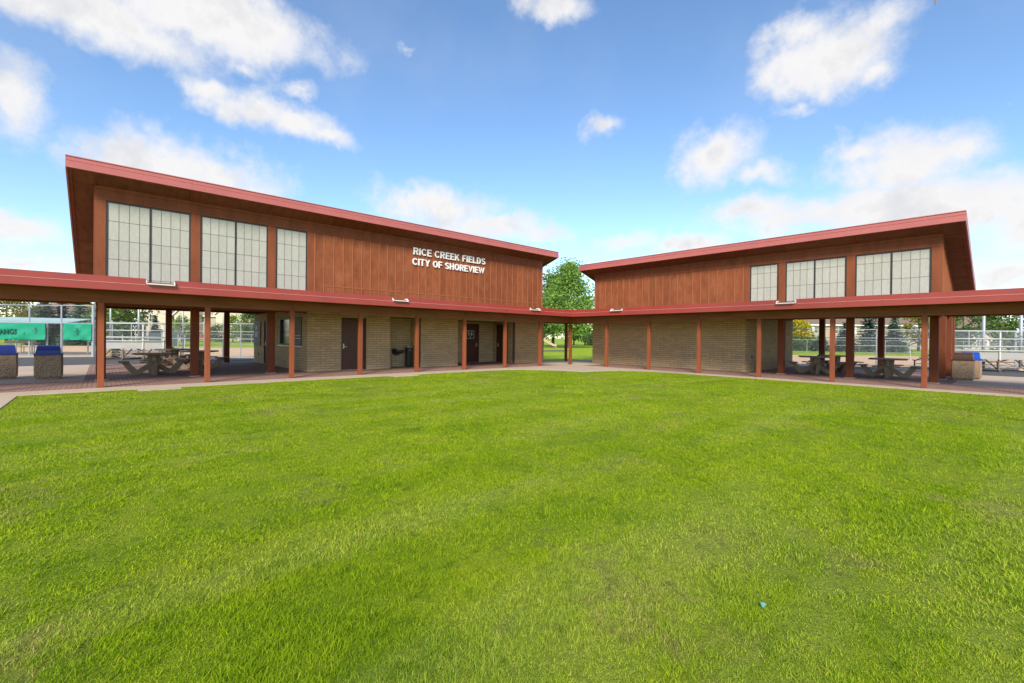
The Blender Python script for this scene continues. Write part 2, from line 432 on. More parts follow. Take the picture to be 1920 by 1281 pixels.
# ------------------------------------------------------------------ geometry helpers
def ident(x, y, z): return (x, y, z)
class MB:
    def __init__(self, T=None):
        self.v = []; self.f = []; self.T = T or ident
    def add(self, vs, fs):
        o = len(self.v)
        self.v += [self.T(*p) for p in vs]
        self.f += [tuple(i + o for i in f) for f in fs]
        return self
    def box(self, x0, x1, y0, y1, z0, z1):
        vs = [(x, y, z) for x in (x0, x1) for y in (y0, y1) for z in (z0, z1)]
        return self.add(vs, [(0, 1, 3, 2), (4, 6, 7, 5), (0, 4, 5, 1), (2, 3, 7, 6), (0, 2, 6, 4), (1, 5, 7, 3)])
    def cbox(self, x0, x1, y0, y1, z0, z1, c=0.008):
        """box with chamfered edges"""
        X, Y, Z = (x0, x1), (y0, y1), (z0, z1)
        vs = []; idx = {}
        for i in (0, 1):
            for j in (0, 1):
                for k in (0, 1):
                    ix, iy, iz = X[i] + (c if i == 0 else -c), Y[j] + (c if j == 0 else -c), Z[k] + (c if k == 0 else -c)
                    idx[i, j, k, 0] = len(vs); vs.append((X[i], iy, iz))
                    idx[i, j, k, 1] = len(vs); vs.append((ix, Y[j], iz))
                    idx[i, j, k, 2] = len(vs); vs.append((ix, iy, Z[k]))
        fs = []
        for s in (0, 1):
            fs.append([idx[s, 0, 0, 0], idx[s, 1, 0, 0], idx[s, 1, 1, 0], idx[s, 0, 1, 0]])
            fs.append([idx[0, s, 0, 1], idx[1, s, 0, 1], idx[1, s, 1, 1], idx[0, s, 1, 1]])
            fs.append([idx[0, 0, s, 2], idx[1, 0, s, 2], idx[1, 1, s, 2], idx[0, 1, s, 2]])
        for a in (0, 1):
            for b in (0, 1):
                fs.append([idx[a, b, 0, 0], idx[a, b, 0, 1], idx[a, b, 1, 1], idx[a, b, 1, 0]])
                fs.append([idx[a, 0, b, 0], idx[a, 0, b, 2], idx[a, 1, b, 2], idx[a, 1, b, 0]])
                fs.append([idx[0, a, b, 1], idx[0, a, b, 2], idx[1, a, b, 2], idx[1, a, b, 1]])
                for k in (0, 1):
                    fs.append([idx[a, b, k, 0], idx[a, b, k, 1], idx[a, b, k, 2]])
        return self.add(vs, fs)
    def prism(self, poly, axis, a, b):
        """polygon (2-D) swept from a to b along axis (0,1,2); poly holds the two other coordinates in order"""
        def p3(u, v, w):
            return {0: (w, u, v), 1: (u, w, v), 2: (u, v, w)}[axis]
        n = len(poly)
        vs = [p3(u, v, a) for u, v in poly] + [p3(u, v, b) for u, v in poly]
        fs = [tuple(range(n)), tuple(range(n, 2 * n))] + [(i, (i + 1) % n, (i + 1) % n + n, i + n) for i in range(n)]
        return self.add(vs, fs)
    def tube(self, p0, p1, r0, r1=None, n=6, caps=True):
        r1 = r0 if r1 is None else r1
        p0, p1 = Vector(p0), Vector(p1)
        d = (p1 - p0).normalized()
        a = d.orthogonal().normalized(); b = d.cross(a)
        vs = []
        for p, r in ((p0, r0), (p1, r1)):
            for k in range(n):
                t = 2 * math.pi * k / n
                vs.append(tuple(p + a * (r * math.cos(t)) + b * (r * math.sin(t))))
        fs = [(k, (k + 1) % n, (k + 1) % n + n, k + n) for k in range(n)]
        if caps: fs += [tuple(range(n)), tuple(range(n, 2 * n))]
        return self.add(vs, fs)
    def bar(self, p0, p1, w, h):
        """rectangular bar between two points, h measured upwards"""
        p0, p1 = Vector(p0), Vector(p1)
        d = (p1 - p0).normalized()
        up = Vector((0, 0, 1)) if abs(d.z) < 0.95 else Vector((1, 0, 0))
        s = d.cross(up).normalized(); u = s.cross(d)
        vs = [tuple(p + s * (i * w / 2) + u * (j * h / 2)) for p in (p0, p1) for i, j in ((-1, -1), (1, -1), (1, 1), (-1, 1))]
        return self.add(vs, [(0, 1, 2, 3), (4, 5, 6, 7)] + [(k, (k + 1) % 4, (k + 1) % 4 + 4, k + 4) for k in range(4)])
    def mesh(self, name):
        me = bpy.data.meshes.new(name)
        me.from_pydata(self.v, [], self.f)
        if len(self.f) < 6000:
            bm = bmesh.new(); bm.from_mesh(me)
            bmesh.ops.recalc_face_normals(bm, faces=bm.faces)
            bm.to_mesh(me); bm.free()
        me.update()
        return me
    def build(self, name, mat, parent=None, smooth=False, **props):
        """links the collected shapes as ONE mesh object, its origin at the middle of its base"""
        if not self.v: return None
        a = np.array(self.v)
        lo, hi = a.min(0), a.max(0)
        c = Vector(((lo[0] + hi[0]) / 2, (lo[1] + hi[1]) / 2, lo[2]))
        self.v = [(p[0] - c.x, p[1] - c.y, p[2] - c.z) for p in self.v]
        me = self.mesh(name)
        me.materials.append(MATS[mat])
        if smooth: me.shade_smooth()
        return place(me, name, c, parent, **props)

WL = {}
def place(me, name, loc, parent=None, rotz=0.0, **props):
    o = bpy.data.objects.new(name, me)
    col.objects.link(o)
    loc = Vector(loc)
    WL[o.name] = loc.copy()
    if parent is not None:
        o.parent = parent
        o.location = loc - WL[parent.name]
    else:
        o.location = loc
    o.rotation_euler = (0, 0, rotz)
    for k, v in props.items(): o[k] = v
    return o
def thing(name, label, cat, loc=(0, 0, 0), group=None):
    o = place(None, name, loc, None, label=label, category=cat)
    o.empty_display_size = 0.2
    if group: o['group'] = group
    return o
def copy_tree(o, loc, rotz, label, parent=None):
    c = o.copy(); col.objects.link(c)
    if parent is None:
        c.location = loc; c.rotation_euler = (0, 0, rotz); c['label'] = label
    else:
        c.parent = parent
    for ch in [x for x in bpy.data.objects if x.parent == o]:
        copy_tree(ch, None, None, None, c)
    return c
def text_islands(txt, height, width, depth, bold=0.018):
    """glyph outlines as separate meshes: list of (verts, faces), x right, y up, z out"""
    cu = bpy.data.curves.new('glyphs', 'FONT')
    cu.body = txt; cu.size = 1.0; cu.extrude = 0.5; cu.offset = bold; cu.resolution_u = 4; cu.space_character = 1.06
    ob = bpy.data.objects.new('glyphs', cu); col.objects.link(ob)
    bpy.context.view_layer.update()
    dg = bpy.context.evaluated_depsgraph_get()
    me = bpy.data.meshes.new_from_object(ob.evaluated_get(dg))
    bm = bmesh.new(); bm.from_mesh(me)
    bmesh.ops.remove_doubles(bm, verts=bm.verts, dist=1e-4)
    bm.verts.ensure_lookup_table()
    V = np.array([v.co[:] for v in bm.verts])
    lo, hi = V.min(0), V.max(0)
    V = (V - lo) / (hi - lo) * np.array([width, height, depth])
    seen = set(); out = []
    for v in bm.verts:
        if v.index in seen: continue
        comp = []; stack = [v]; seen.add(v.index)
        while stack:
            q = stack.pop(); comp.append(q)
            for e in q.link_edges:
                w = e.other_vert(q)
                if w.index not in seen: seen.add(w.index); stack.append(w)
        ids = {w.index: k for k, w in enumerate(comp)}
        fs = {f for w in comp for f in w.link_faces}
        out.append(([tuple(V[w.index]) for w in comp], [tuple(ids[x.index] for x in f.verts) for f in fs]))
    bm.free()
    bpy.data.objects.remove(ob); bpy.data.curves.remove(cu); bpy.data.meshes.remove(me)
    return out

# ------------------------------------------------------------------ ground
SLAB = [(0.98, -27), (0.98, -18.78), (1.5, -18.78), (1.5, -17.86), (0.98, -17.86), (0.98, -11.5), (1.46, -11.5), (1.46, -10.5), (0.98, -10.5),
        (0.98, -6.4), (1.2, -5.5), (1.6, -4.9), (2.5, -4.1), (3.3, -3.95), (3.92, -3.75), (4.05, -2.6), (4.5, -1.8), (5.3, -1.05), (6.2, -0.82),
        (27, -0.82), (27, 9.8), (-0.5, 9.8), (-2.2, 5.3), (-3.1, 3.4), (-3.3, 2.0), (-3.3, 0), (-12.2, 0), (-12.2, -27)]
MB().box(-700, 700, -700, 700, -0.6, -0.035).build('ground', 'far_grass', kind='structure')
MB().box(0.4, 48, -20.93, -0.2, -0.3, -0.020).build('lawn', 'turf', kind='structure')
MB().prism(SLAB, 2, -0.25, -0.004).build('walkway', 'concrete', kind='structure')
MB().box(1.0, 48, -24.2, -20.95, -0.22, -0.008).build('path', 'concrete', kind='structure')
pv = MB()
pv.box(-12.15, 0.10, -19.9, -1.0, -0.1, 0.0)
pv.box(-2.62, 0.10, -26.95, -19.903, -0.1, 0.0)
pv.box(1.0, 15.1, -0.10, 9.72, -0.1, 0.0)
pv.box(15.103, 26.95, -0.10, 2.62, -0.1, 0.0)
pv.build('paver_floor', 'pavers', kind='structure')
aL = [(-12.2, -9.5), (-12.2, -45), LD(-500, 28.6), LD(570, 28.6)]
aR = [(8.0, 9.8), (60, 9.8), LD(2700, 26.4), LD(1480, 26.4)]
MB().prism(aL, 2, -0.2, -0.010).build('asphalt_path_west', 'asphalt', kind='structure')
MB().prism(aR, 2, -0.2, -0.0105).build('asphalt_path_north', 'asphalt', kind='structure')
MB().prism([LD(-700, 28.3), LD(640, 28.3), LD(660, 51), LD(-900, 51)], 2, -0.25, -0.016).build('infield_west', 'dirt', kind='structure')
MB().prism([LD(1440, 26.1), LD(2800, 26.1), LD(3000, 46), LD(1400, 46)], 2, -0.25, -0.017).build('infield_north', 'dirt', kind='structure')
MB().prism([LD(940, 47), LD(1055, 50), LD(1075, 53), LD(1060, 55), LD(940, 52)], 2, -0.2, -0.014).build('park_path', 'asphalt', kind='structure')
kL = MB()
kL.prism([LD(0, 26.5), LD(176, 28.2), LD(176, 28.9), LD(0, 28.0)], 2, -0.2, 0.012)
kL.build('fence_curb', 'concrete', kind='structure')

# ------------------------------------------------------------------ pavilions
def TL(s, d, z): return (-d, -s, z)
def TR(s, d, z): return (s, d, z)
BF = 2.42        # face of the block walls, measured out from the post line
CFc = 2.58       # face of the clerestory

BRICKMESH = {}
def brick_mesh(L, along):
    key = (round(L, 3), along)
    if key not in BRICKMESH:
        b = MB()
        if along == 'y': b.box(-0.014, 0.014, -L / 2, L / 2, 0, 0.087)
        else: b.box(-L / 2, L / 2, -0.014, 0.014, 0, 0.087)
        me = b.mesh('brick'); me.materials.append(MATS['block'])
        BRICKMESH[key] = me
    return BRICKMESH[key]

def lay_bricks(T, faces):
    """faces: (kind, position, u0, u1, ztop, holes); returns list of (centre, length, world direction)"""
    out = []
    H, Lb, J = 0.1016, 0.4064, 0.012
    for kind, pos, u0, u1, ztop, holes in faces:
        row = 0; z = 0.004
        while z + 0.09 < ztop:
            zc = z + H / 2
            gaps = sorted((h[0], h[1]) for h in holes if h[2] < zc < h[3])
            spans = []; a = u0
            for g0, g1 in gaps:
                if g0 > a: spans.append((a, g0))
                a = max(a, g1)
            if a < u1: spans.append((a, u1))
            off = (row % 2) * Lb / 2
            for (a, b) in spans:
                k = math.floor((a - off) / Lb)
                while True:
                    x0, x1 = max(a, off + k * Lb), min(b, off + (k + 1) * Lb)
                    if off + k * Lb >= b: break
                    if x1 - x0 > 0.03:
                        uc, L = (x0 + x1) / 2, x1 - x0 - J
                        if kind == 'front': c = T(uc, pos + 0.012, z)
                        else: c = T(pos - 0.012, uc, z)
                        p = Vector(T(1, 0, 0)) - Vector(T(0, 0, 0)) if kind == 'front' else Vector(T(0, 1, 0)) - Vector(T(0, 0, 0))
                        out.append((Vector(c), L, 'x' if abs(p.x) > 0.5 else 'y'))
                    k += 1
            z += H; row += 1
    return out

def pavilion(T, name, label, S0, S1, db, zt, wintop, rows, brS1, front_open, end_open, extra_faces, hbatten):
    root = thing(name, label, 'pavilion', T((S0 + S1) / 2, (2.6 + db) / 2, 0))
    def zr(d): return zt - (d - 1.8) / 3
    def zs(d): return zr(d) - 0.30
    def B(): return MB(T)
    # --- block walls
    core = B()
    cuts = sorted([(h[0], h[1]) for h in front_open])
    a = S0
    for g0, g1 in cuts + [(brS1 - 0.008, None)]:
        core.box(a, g0, BF + 0.008, BF + 0.2, 0, 2.6)
        a = g1
    for h in front_open:
        if h[3] < 2.58: core.box(h[0], h[1], BF + 0.008, BF + 0.2, h[3], 2.6)
    a = BF + 0.201
    for h in sorted(end_open) + [(db, None, 0, 0)]:
        core.box(brS1 - 0.2, brS1 - 0.008, a, h[0], 0, 2.6)
        if h[1]:
            core.box(brS1 - 0.2, brS1 - 0.008, h[0], h[1], h[3], 2.6)
            if h[2] > 0: core.box(brS1 - 0.2, brS1 - 0.008, h[0], h[1], 0, h[2])
            a = h[1]
    core.box(S0, S0 + 0.2, BF + 0.201, db, 0, 2.6)
    core.box(S0 + 0.201, brS1 - 0.201, db - 0.2, db, 0, 2.6)
    for kind, pos, u0, u1, zz, hl in extra_faces:
        if kind == 'front': core.box(u0, u1, pos + 0.008, pos + 0.15, 0, 2.6)
        else: core.box(pos - 0.15, pos - 0.008, u0, u1, 0, 2.6)
    wall = core.build('block_wall', 'mortar', root)
    faces = [('front', BF, S0, brS1, 2.58, front_open), ('end', brS1, BF + 0.003, db, 2.62, end_open)] + extra_faces
    br = lay_bricks(T, faces)
    br.sort(key=lambda b: (b[0] - CAM).length)
    for c, L, al in br[:300]:
        place(brick_mesh(L, al), 'brick', c, wall)
    rest = MB()
    for c, L, al in br[300:]:
        hx, hy = (L / 2, 0.014) if al == 'x' else (0.014, L / 2)
        rest.box(c.x - hx, c.x + hx, c.y - hy, c.y + hy, c.z, c.z + 0.087)
    rest.build('bricks', 'block_mass', wall, kind='stuff')
    # lintel band over the walls
    B().cbox(S0 + 0.01, brS1 - 0.21, BF + 0.03, BF + 0.19, 2.6, 2.625).build('top_plate', 'beam', root)
    # --- clerestory
    nb = round((S1 - 0.17) / 2.4384)
    lines = [2.4384 * (nb - 2), 2.4384 * (nb - 1), 2.4384 * nb]     # column lines carrying the windows
    hb = wintop + 0.012
    back = B()
    back.box(S0 + 0.1, S1 - 0.115, CFc + 0.03, CFc + 0.13, 2.62, zs(CFc + 0.13) + 0.01)
    cw = back.build('clerestory_wall', 'siding', root)
    top = zs(CFc) + 0.005
    B().cbox(S0 - 0.002, S1 + 0.002, CFc - 0.02, CFc + 0.028, hb, top, 0.004).build('header_board', 'trim', cw)
    B().cbox(S0 - 0.02, S1 + 0.02, CFc - 0.05, CFc - 0.021, top - 0.09, top + 0.012, 0.004).build('crown_moulding', 'trim', cw)
    wins = [(lines[0] - 1.31, lines[0] - 0.145, 1), (lines[0] + 0.135, lines[1] - 0.145, 2), (lines[1] + 0.135, lines[2] - 0.1, 2)]
    boards = [(wins[0][0] - 0.27, wins[0][0]), (wins[0][1], wins[1][0]), (wins[1][1], wins[2][0]), (wins[2][1], S1)]
    for k, (a, b) in enumerate(boards):
        B().cbox(a + 0.001, b - 0.001, CFc - 0.014, CFc + 0.026, 2.72, hb - 0.003, 0.005).build('mullion_board', 'trim', cw)
    for a, b, n in wins:
        w = B()
        zb = 2.98
        for (x0, x1, z0, z1) in ((a + .003, a + .05, zb, wintop), (b - .05, b - .003, zb, wintop), (a + .05, b - .05, wintop - .045, wintop), (a + .05, b - .05, zb, zb + .05)):
            w.box(x0, x1, CFc - 0.008, CFc + 0.022, z0, z1)
        if n == 2: w.box((a + b) / 2 - .028, (a + b) / 2 + .028, CFc - 0.010, CFc + 0.020, zb + .05, wintop - .045)
        wo = w.build('window', 'frame_dark', cw)
        mt = B()
        halves = [(a + .05, b - .05)] if n == 1 else [(a + .05, (a + b) / 2 - .028), ((a + b) / 2 + .028, b - .05)]
        zl = [z for z in rows if z > zb + .1] + [zb + .05]
        for (h0, h1) in halves:
            for k in range(1, 4):
                x = h0 + (h1 - h0) * k / 4
                mt.box(x - .006, x + .006, CFc + 0.0, CFc + 0.02, zb + .05, wintop - .045)
            for z in zl[:-1]:
                mt.box(h0, h1, CFc + 0.001, CFc + 0.019, z - .007, z + .007)
        mt.build('muntin_grid', 'muntin', wo)
        zz = [wintop - .045] + zl
        for (h0, h1) in halves:
            for k in range(4):
                x0, x1 = h0 + (h1 - h0) * k / 4, h0 + (h1 - h0) * (k + 1) / 4
                for i in range(len(zz) - 1):
                    B().box(x0, x1, CFc + 0.006, CFc + 0.022, zz[i + 1], zz[i]).build('pane', 'pane', wo)
    # siding panels and battens
    x1 = boards[0][0]
    edges = []
    x = x1
    while x > S0 + 0.12:
        edges.append(x); x -= 0.4064
    edges.append(S0)
    for k in range(len(edges) - 1):
        b, a = edges[k], edges[k + 1]
        B().box(a + .001, b - .001, CFc + 0.004, CFc + 0.027, 2.72, hb - 0.002).build('siding_panel', 'siding', cw)
        if k: B().cbox(b - .021, b + .021, CFc - 0.016, CFc + 0.003, 2.74, hb - 0.004, 0.004).build('batten', 'batten', cw)
    B().cbox(S0 - .003, S0 + .09, CFc - 0.018, CFc + 0.003, 2.74, hb - 0.004, 0.004).build('batten', 'batten', cw)
    B().cbox(x1 - .06, x1 - .003, CFc - 0.018, CFc + 0.003, 2.74, hb - 0.004, 0.004).build('batten', 'batten', cw)
    if hbatten:
        for k in range(1, len(edges) - 2):
            B().cbox(edges[k + 1] + .024, edges[k] - .024, CFc - 0.012, CFc + 0.003, hbatten - .02, hbatten + .02, 0.003).build('cross_batten', 'batten', cw)
    # end walls and rear wall
    for S, sg in ((S1, -1), (S0, 1)):
        ew = B().prism([(CFc + 0.03, 2.62), (db, 2.62), (db, zs(db) + .01), (CFc + 0.03, zs(CFc + 0.03) + .01)], 0, S + sg * 0.012, S + sg * 0.11).build('end_wall', 'siding', root)
        d = CFc + 0.05
        while d < db - 0.05:
            e = min(d + 0.4064, db)
            if sg < 0:
                B().prism([(d + .001, 2.66), (e - .001, 2.66), (e - .001, zs(e) - .16), (d + .001, zs(d) - .16)], 0, S - .011, S + 0.004).build('siding_panel', 'siding', ew)
                B().prism([(d - .02, 2.67), (d + .02, 2.67), (d + .02, zs(d) - .17), (d - .02, zs(d) - .17)], 0, S + 0.005, S + 0.024).build('batten', 'batten', ew)
            d = e
        B().prism([(CFc, zs(CFc) - .16), (db, zs(db) - .16), (db, zs(db) + .008), (CFc, zs(CFc) + .008)], 0, S - sg * 0.005, S - sg * 0.032).build('rake_board', 'trim', ew)
        B().cbox(min(S, S - sg * .02), max(S, S - sg * .02), CFc, CFc + .25, 2.64, zs(CFc + .25) - .13, 0.004).build('corner_board', 'trim', ew)
    B().box(S0 + 0.12, S1 - 0.12, db - 0.11, db - 0.01, 2.62, zs(db) + .01).build('rear_wall', 'siding', root)
    # --- roof
    e0, e1, dr = S0 - 0.55, S1 + 0.63, db + 0.6
    roof = B().prism([(1.845, zr(1.845) - .03), (dr, zr(dr) - .03), (dr, zr(dr) - .27), (1.845, zr(1.845) - .27)], 0, e0 + .045, e1 - .045).build('roof', 'roof_deck', root)
    B().prism([(1.78, zr(1.78) + .0), (dr + .02, zr(dr + .02)), (dr + .02, zr(dr + .02) - .026), (1.78, zr(1.78) - .026)], 0, e0, e1).build('roof_sheet', 'roof_metal', roof)
    # front fascia in lengths with fine joints
    n = max(4, round((e1 - e0) / 3.05))
    for k in range(n):
        a, b = e0 + (e1 - e0) * k / n, e0 + (e1 - e0) * (k + 1) / n
        B().cbox(a + .001, b - .001, 1.80, 1.84, zt - .135, zt - .028, .003).build('fascia_cap', 'roof_metal', roof)
        B().cbox(a + .001, b - .001, 1.775, 1.843, zt - .345, zt - .147, .004).build('fascia_panel', 'roof_metal', roof)
    for sA, sB in ((e0, e0 + .04), (e1 - .04, e1)):
        B().prism([(1.845, zr(1.845) - .028), (dr, zr(dr) - .028), (dr, zr(dr) - .135), (1.845, zr(1.845) - .135)], 0, sA + .005, sB - .005).build('rake_cap', 'roof_metal', roof)
        B().prism([(1.845, zr(1.845) - .141), (dr, zr(dr) - .141), (dr, zr(dr) - .345), (1.845, zr(1.845) - .345)], 0, sA, sB).build('rake_fascia', 'roof_metal', roof)
    # soffit: plywood sheets between thin battens, front strip then the two rake strips
    def sheet(a, b, d0, d1, nm='soffit_panel', t0=.30, t1=.272, mat='soffit'):
        B().prism([(d0, zr(d0) - t1), (d1, zr(d1) - t1), (d1, zr(d1) - t0), (d0, zr(d0) - t0)], 0, a, b).build(nm, mat, roof)
    x = e1 - .045
    pts = [e1 - .045, S1]
    while pts[-1] - 2.4384 > S0: pts.append(pts[-1] - 2.4384)
    pts += [S0, e0 + .045]
    for k in range(len(pts) - 1):
        if pts[k] - pts[k + 1] < .05: continue
        sheet(pts[k + 1] + .002, pts[k] - .002, 1.93, 2.578)
        if 0 < k < len(pts) - 1: sheet(pts[k] - .022, pts[k] + .022, 1.93, 2.52, 'soffit_batten', .322, .301, 'trim')
    sheet(e0 + .045, e1 - .045, 1.846, 1.926, 'soffit_trim', .325, .272, 'soffit')
    for a, b, o0, o1 in ((S1 + .035, e1 - .13, e1 - .128, e1 - .045), (e0 + .13, S0 - .035, e0 + .045, e0 + .128)):
        d = 2.582
        while d < dr:
            e = min(d + 1.83, dr)
            sheet(a, b, d + .003, e - .003)
            sheet(a, b, d - .02, d + .02, 'soffit_batten', .318, .301, 'soffit')
            d = e
        sheet(o0, o1, 1.93, dr, 'soffit_trim', .325, .272, 'soffit')
    # --- heavy timber columns round the open end, and the beams over them
    cols = [(lines[0], 2.6), (lines[1], 2.6), (lines[2], 2.6), (lines[0], db - .1), (lines[1], db - .1), (lines[2], db - .1)]
    k = (db - .1 - 2.6)
    cols += [(lines[2], 2.6 + k * .4), (lines[2], 2.6 + k * .8)] if db < 10 else [(lines[2], 2.6 + k / 3), (lines[2], 2.6 + 2 * k / 3)]
    for cs, cdp in cols:
        topz = 2.35 if abs(cdp - 2.6) < .01 else 2.60
        B().cbox(cs - .12, cs + .12, cdp - .12, cdp + .12, 0.02, topz, .012).build('column', 'column', root)
        B().box(cs - .15, cs + .15, cdp - .15, cdp + .15, 0.001, 0.02).build('column_base', 'concrete', root)
    B().cbox(brS1 + .01, S1 - .03, 2.6 - .09, 2.6 + .09, 2.352, 2.612, .01).build('front_beam', 'beam', root)
    B().cbox(brS1 + .01, S1 - .03, db - .19, db - .01, 2.602, 2.618, .004).build('rear_beam', 'beam', root)
    B().cbox(lines[2] - .09, lines[2] + .09, 2.72, db - .23, 2.602, 2.618, .004).build('end_beam', 'beam', root)
    return root

def door(root, T, kind, pos, u0, u1, z1, handle_u, setback=0.07):
    """steel door in a frame, with lever and threshold"""
    def P(u, n, z): return T(u, pos + n, z) if kind == 'front' else T(pos - n, u, z)
    f = MB(P)
    f.box(u0 + .002, u0 + .05, setback - .04, setback + .06, 0, z1 - .002); f.box(u1 - .05, u1 - .002, setback - .04, setback + .06, 0, z1 - .002)
    f.box(u0 + .05, u1 - .05, setback - .04, setback + .06, z1 - .05, z1 - .002)
    fr = f.build('door_frame', 'door_brown', root)
    dr = MB(P).cbox(u0 + .053, u1 - .053, setback, setback + .045, 0.02, z1 - .053, .004).build('door', 'door_brown', root)
    h = MB(P)
    hu = handle_u
    h.cbox(hu - .028, hu + .028, setback - .012, setback - .001, 0.92, 1.13, .004)
    sgn = 1 if hu < (u0 + u1) / 2 else -1
    h.tube((hu, setback - .012, 1.0), (hu, setback - .06, 1.0), .012)
    h.bar((hu, setback - .06, 1.0), (hu + sgn * .12, setback - .06, 1.0), .018, .022)
    h.build('handle', 'steel', dr)
    MB(P).box(u0 + .053, u1 - .053, setback - .03, setback + .05, 0.001, 0.018).build('threshold', 'steel', dr)
    return dr

L_open = [(10.85, 11.95, 0, 2.235), (8.12, 9.70, 0, 2.37), (1.98, 5.95, 0, 2.30)]
L_end = [(8.25, 9.02, 0, 2.2), (3.12, 6.15, 1.03, 2.23)]
L_extra = [('front', 3.35, 8.12, 9.70, 2.40, []), ('end', 8.12, BF + .2, 3.35, 2.40, []),
           ('front', 4.35, 1.98, 5.95, 2.40, [(3.1, 4.12, 0, 2.2)]), ('end', 1.98, BF + .2, 4.35, 2.40, [(3.05, 4.0, 0, 2.2)])]
west = pavilion(TL, 'pavilion', 'long red-stained pavilion on the left with white lettering and a brown door', -0.38, 19.67, 11.05, 6.62, 5.645,
                [5.03, 4.43, 3.83, 3.23], 13.33, L_open, L_end, L_extra, 3.53)
north = pavilion(TR, 'pavilion', 'shorter red-stained pavilion on the right with plain windowless block wall', -0.34, 14.80, 8.95, 5.83, 4.835,
                 [4.46, 3.81, 3.16], 8.36, [], [], [], None)
# side cheeks of the two alcoves that face away, plus the alcove ceilings
MB(TL).box(9.70, 9.85, BF + .201, 3.50, 0, 2.6).build('alcove_wall', 'mortar', west)
MB(TL).box(5.95, 6.10, BF + .201, 4.50, 0, 2.6).build('alcove_wall', 'mortar', west)
MB(TL).box(8.12, 9.70, BF + .201, 3.35, 2.41, 2.59).build('alcove_ceiling', 'soffit', west)
MB(TL).box(1.98, 5.95, BF + .201, 4.35, 2.41, 2.59).build('alcove_ceiling', 'soffit', west)
door(west, TL, 'front', BF, 10.85, 11.95, 2.235, 11.95 - .12)
door(west, TL, 'front', 4.35, 3.1, 4.12, 2.2, 3.25, 0.0)
door(west, TL, 'end', 1.98, 3.05, 4.0, 2.2, 3.9, 0.0)
door(west, TL, 'end', 13.33, 8.25, 9.02, 2.2, 8.9, 0.05)
# concession window on the end wall: opening, frame, dark sliding leaf and rolled blind
def EW(u, n, z): return TL(13.33 - n, u, z)
sw = MB(EW)
for (a, b, z0, z1) in ((3.12, 3.18, 1.03, 2.23), (6.09, 6.15, 1.03, 2.23), (3.18, 6.09, 2.17, 2.23), (3.18, 6.09, 1.03, 1.08)):
    sw.box(a + .002 * (a == 3.12), b - .002 * (b == 6.15), -.03, .08, z0 + .002, z1 - .002)
swo = sw.build('service_window', 'frame_dark', west)
MB(EW).box(4.62, 4.67, .02, .06, 1.08, 2.17).build('meeting_rail', 'frame_dark', swo)
MB(EW).box(4.67, 6.09, .045, .055, 1.08, 2.17).build('pane', 'glass_service', swo)
MB(EW).box(3.18, 4.62, .045, .055, 1.08, 2.17).build('blind', 'blind_grey', swo)
MB(EW).cbox(3.0, 6.27, -.10, .0, .975, 1.025, .005).build('sill', 'white_trim', swo)
for z in (1.32, 1.44):
    MB(EW).box(3.2, 4.6, .02, .04, z, z + .025).build('blind_bar', 'white_trim', swo)
bb = MB(EW).cbox(9.55, 10.85, -.06, -.002, 0.92, 2.16, .006).build('notice_board', 'board_grey', None)
bb['label'] = 'brown notice board with white papers on the block end wall'; bb['category'] = 'notice board'
for (u, z, w, hh) in ((10.42, 1.36, .20, .26), (10.12, 1.36, .19, .26), (10.3, 1.74, .2, .2)):
    MB(EW).box(u - w / 2, u + w / 2, -.066, -.061, z, z + hh).build('notice', 'paper', bb)
MB(EW).cbox(9.98, 10.06, -.03, -.001, .42, .54, .004).build('outlet_box', 'lid_brown', west)
pl = MB(EW).cbox(7.08, 7.22, -.014, -.002, 1.42, 1.85, .002).build('wall_plaque', 'frame_dark', None)
pl['label'] = 'narrow dark plaque on the end wall beside the service window'; pl['category'] = 'plaque'
for k in range(4):
    MB(EW).box(7.10, 7.20, -.018, -.0145, 1.46 + k * .095, 1.51 + k * .095).build('plaque_line', 'paper', pl)
# small fixtures on the plain wall of the right-hand pavilion
MB(TR).cbox(6.80, 6.90, BF - .05, BF - .001, .42, .52, .005).build('hose_tap', 'steel', north)
MB(TR).cbox(8.361, 8.40, 3.05, 3.13, .62, .74, .004).build('outlet_box', 'black_metal', north)
for s_ in (2.85, 4.62):
    MB(TR).cbox(s_ - .02, s_ + .02, BF - .012, BF - .001, .05, .46, .003).build('conduit', 'block', north)

# restroom sign on the first alcove door: rounded white border, figures
sg = MB(TL).cbox(3.42, 4.02, 4.335, 4.348, 1.36, 1.86, .003).build('restroom_sign', 'black_metal', None)
sg['label'] = 'dark square restroom sign with white border on the alcove door'; sg['category'] = 'sign'
fr = MB(TL)
for (a, b, z0, z1) in ((3.44, 3.47, 1.40, 1.82), (3.97, 4.00, 1.40, 1.82), (3.46, 3.98, 1.815, 1.84), (3.46, 3.98, 1.38, 1.405)):
    fr.box(a, b, 4.331, 4.3345, z0, z1)
fr.build('border', 'paper', sg)
for s_, skirt in ((3.82, 0), (3.62, 1)):
    p = MB(TL)
    p.prism([(s_ + .03 * math.cos(t), 1.765 + .03 * math.sin(t)) for t in np.linspace(0, 5.5, 8)], 1, 4.331, 4.3345)
    if skirt: p.prism([(s_ - .03, 1.72), (s_ + .03, 1.72), (s_ + .075, 1.60), (s_ - .075, 1.60)], 1, 4.331, 4.3345)
    else: p.box(s_ - .04, s_ + .04, 4.331, 4.3345, 1.62, 1.725)
    p.box(s_ - .035, s_ - .008, 4.331, 4.3345, 1.53, 1.598); p.box(s_ + .008, s_ + .035, 4.331, 4.3345, 1.53, 1.598)
    p.build('figure', 'paper', sg)
w_ = MB(TL)
ring = [(math.cos(t), math.sin(t)) for t in np.linspace(0, 2 * math.pi, 13)]
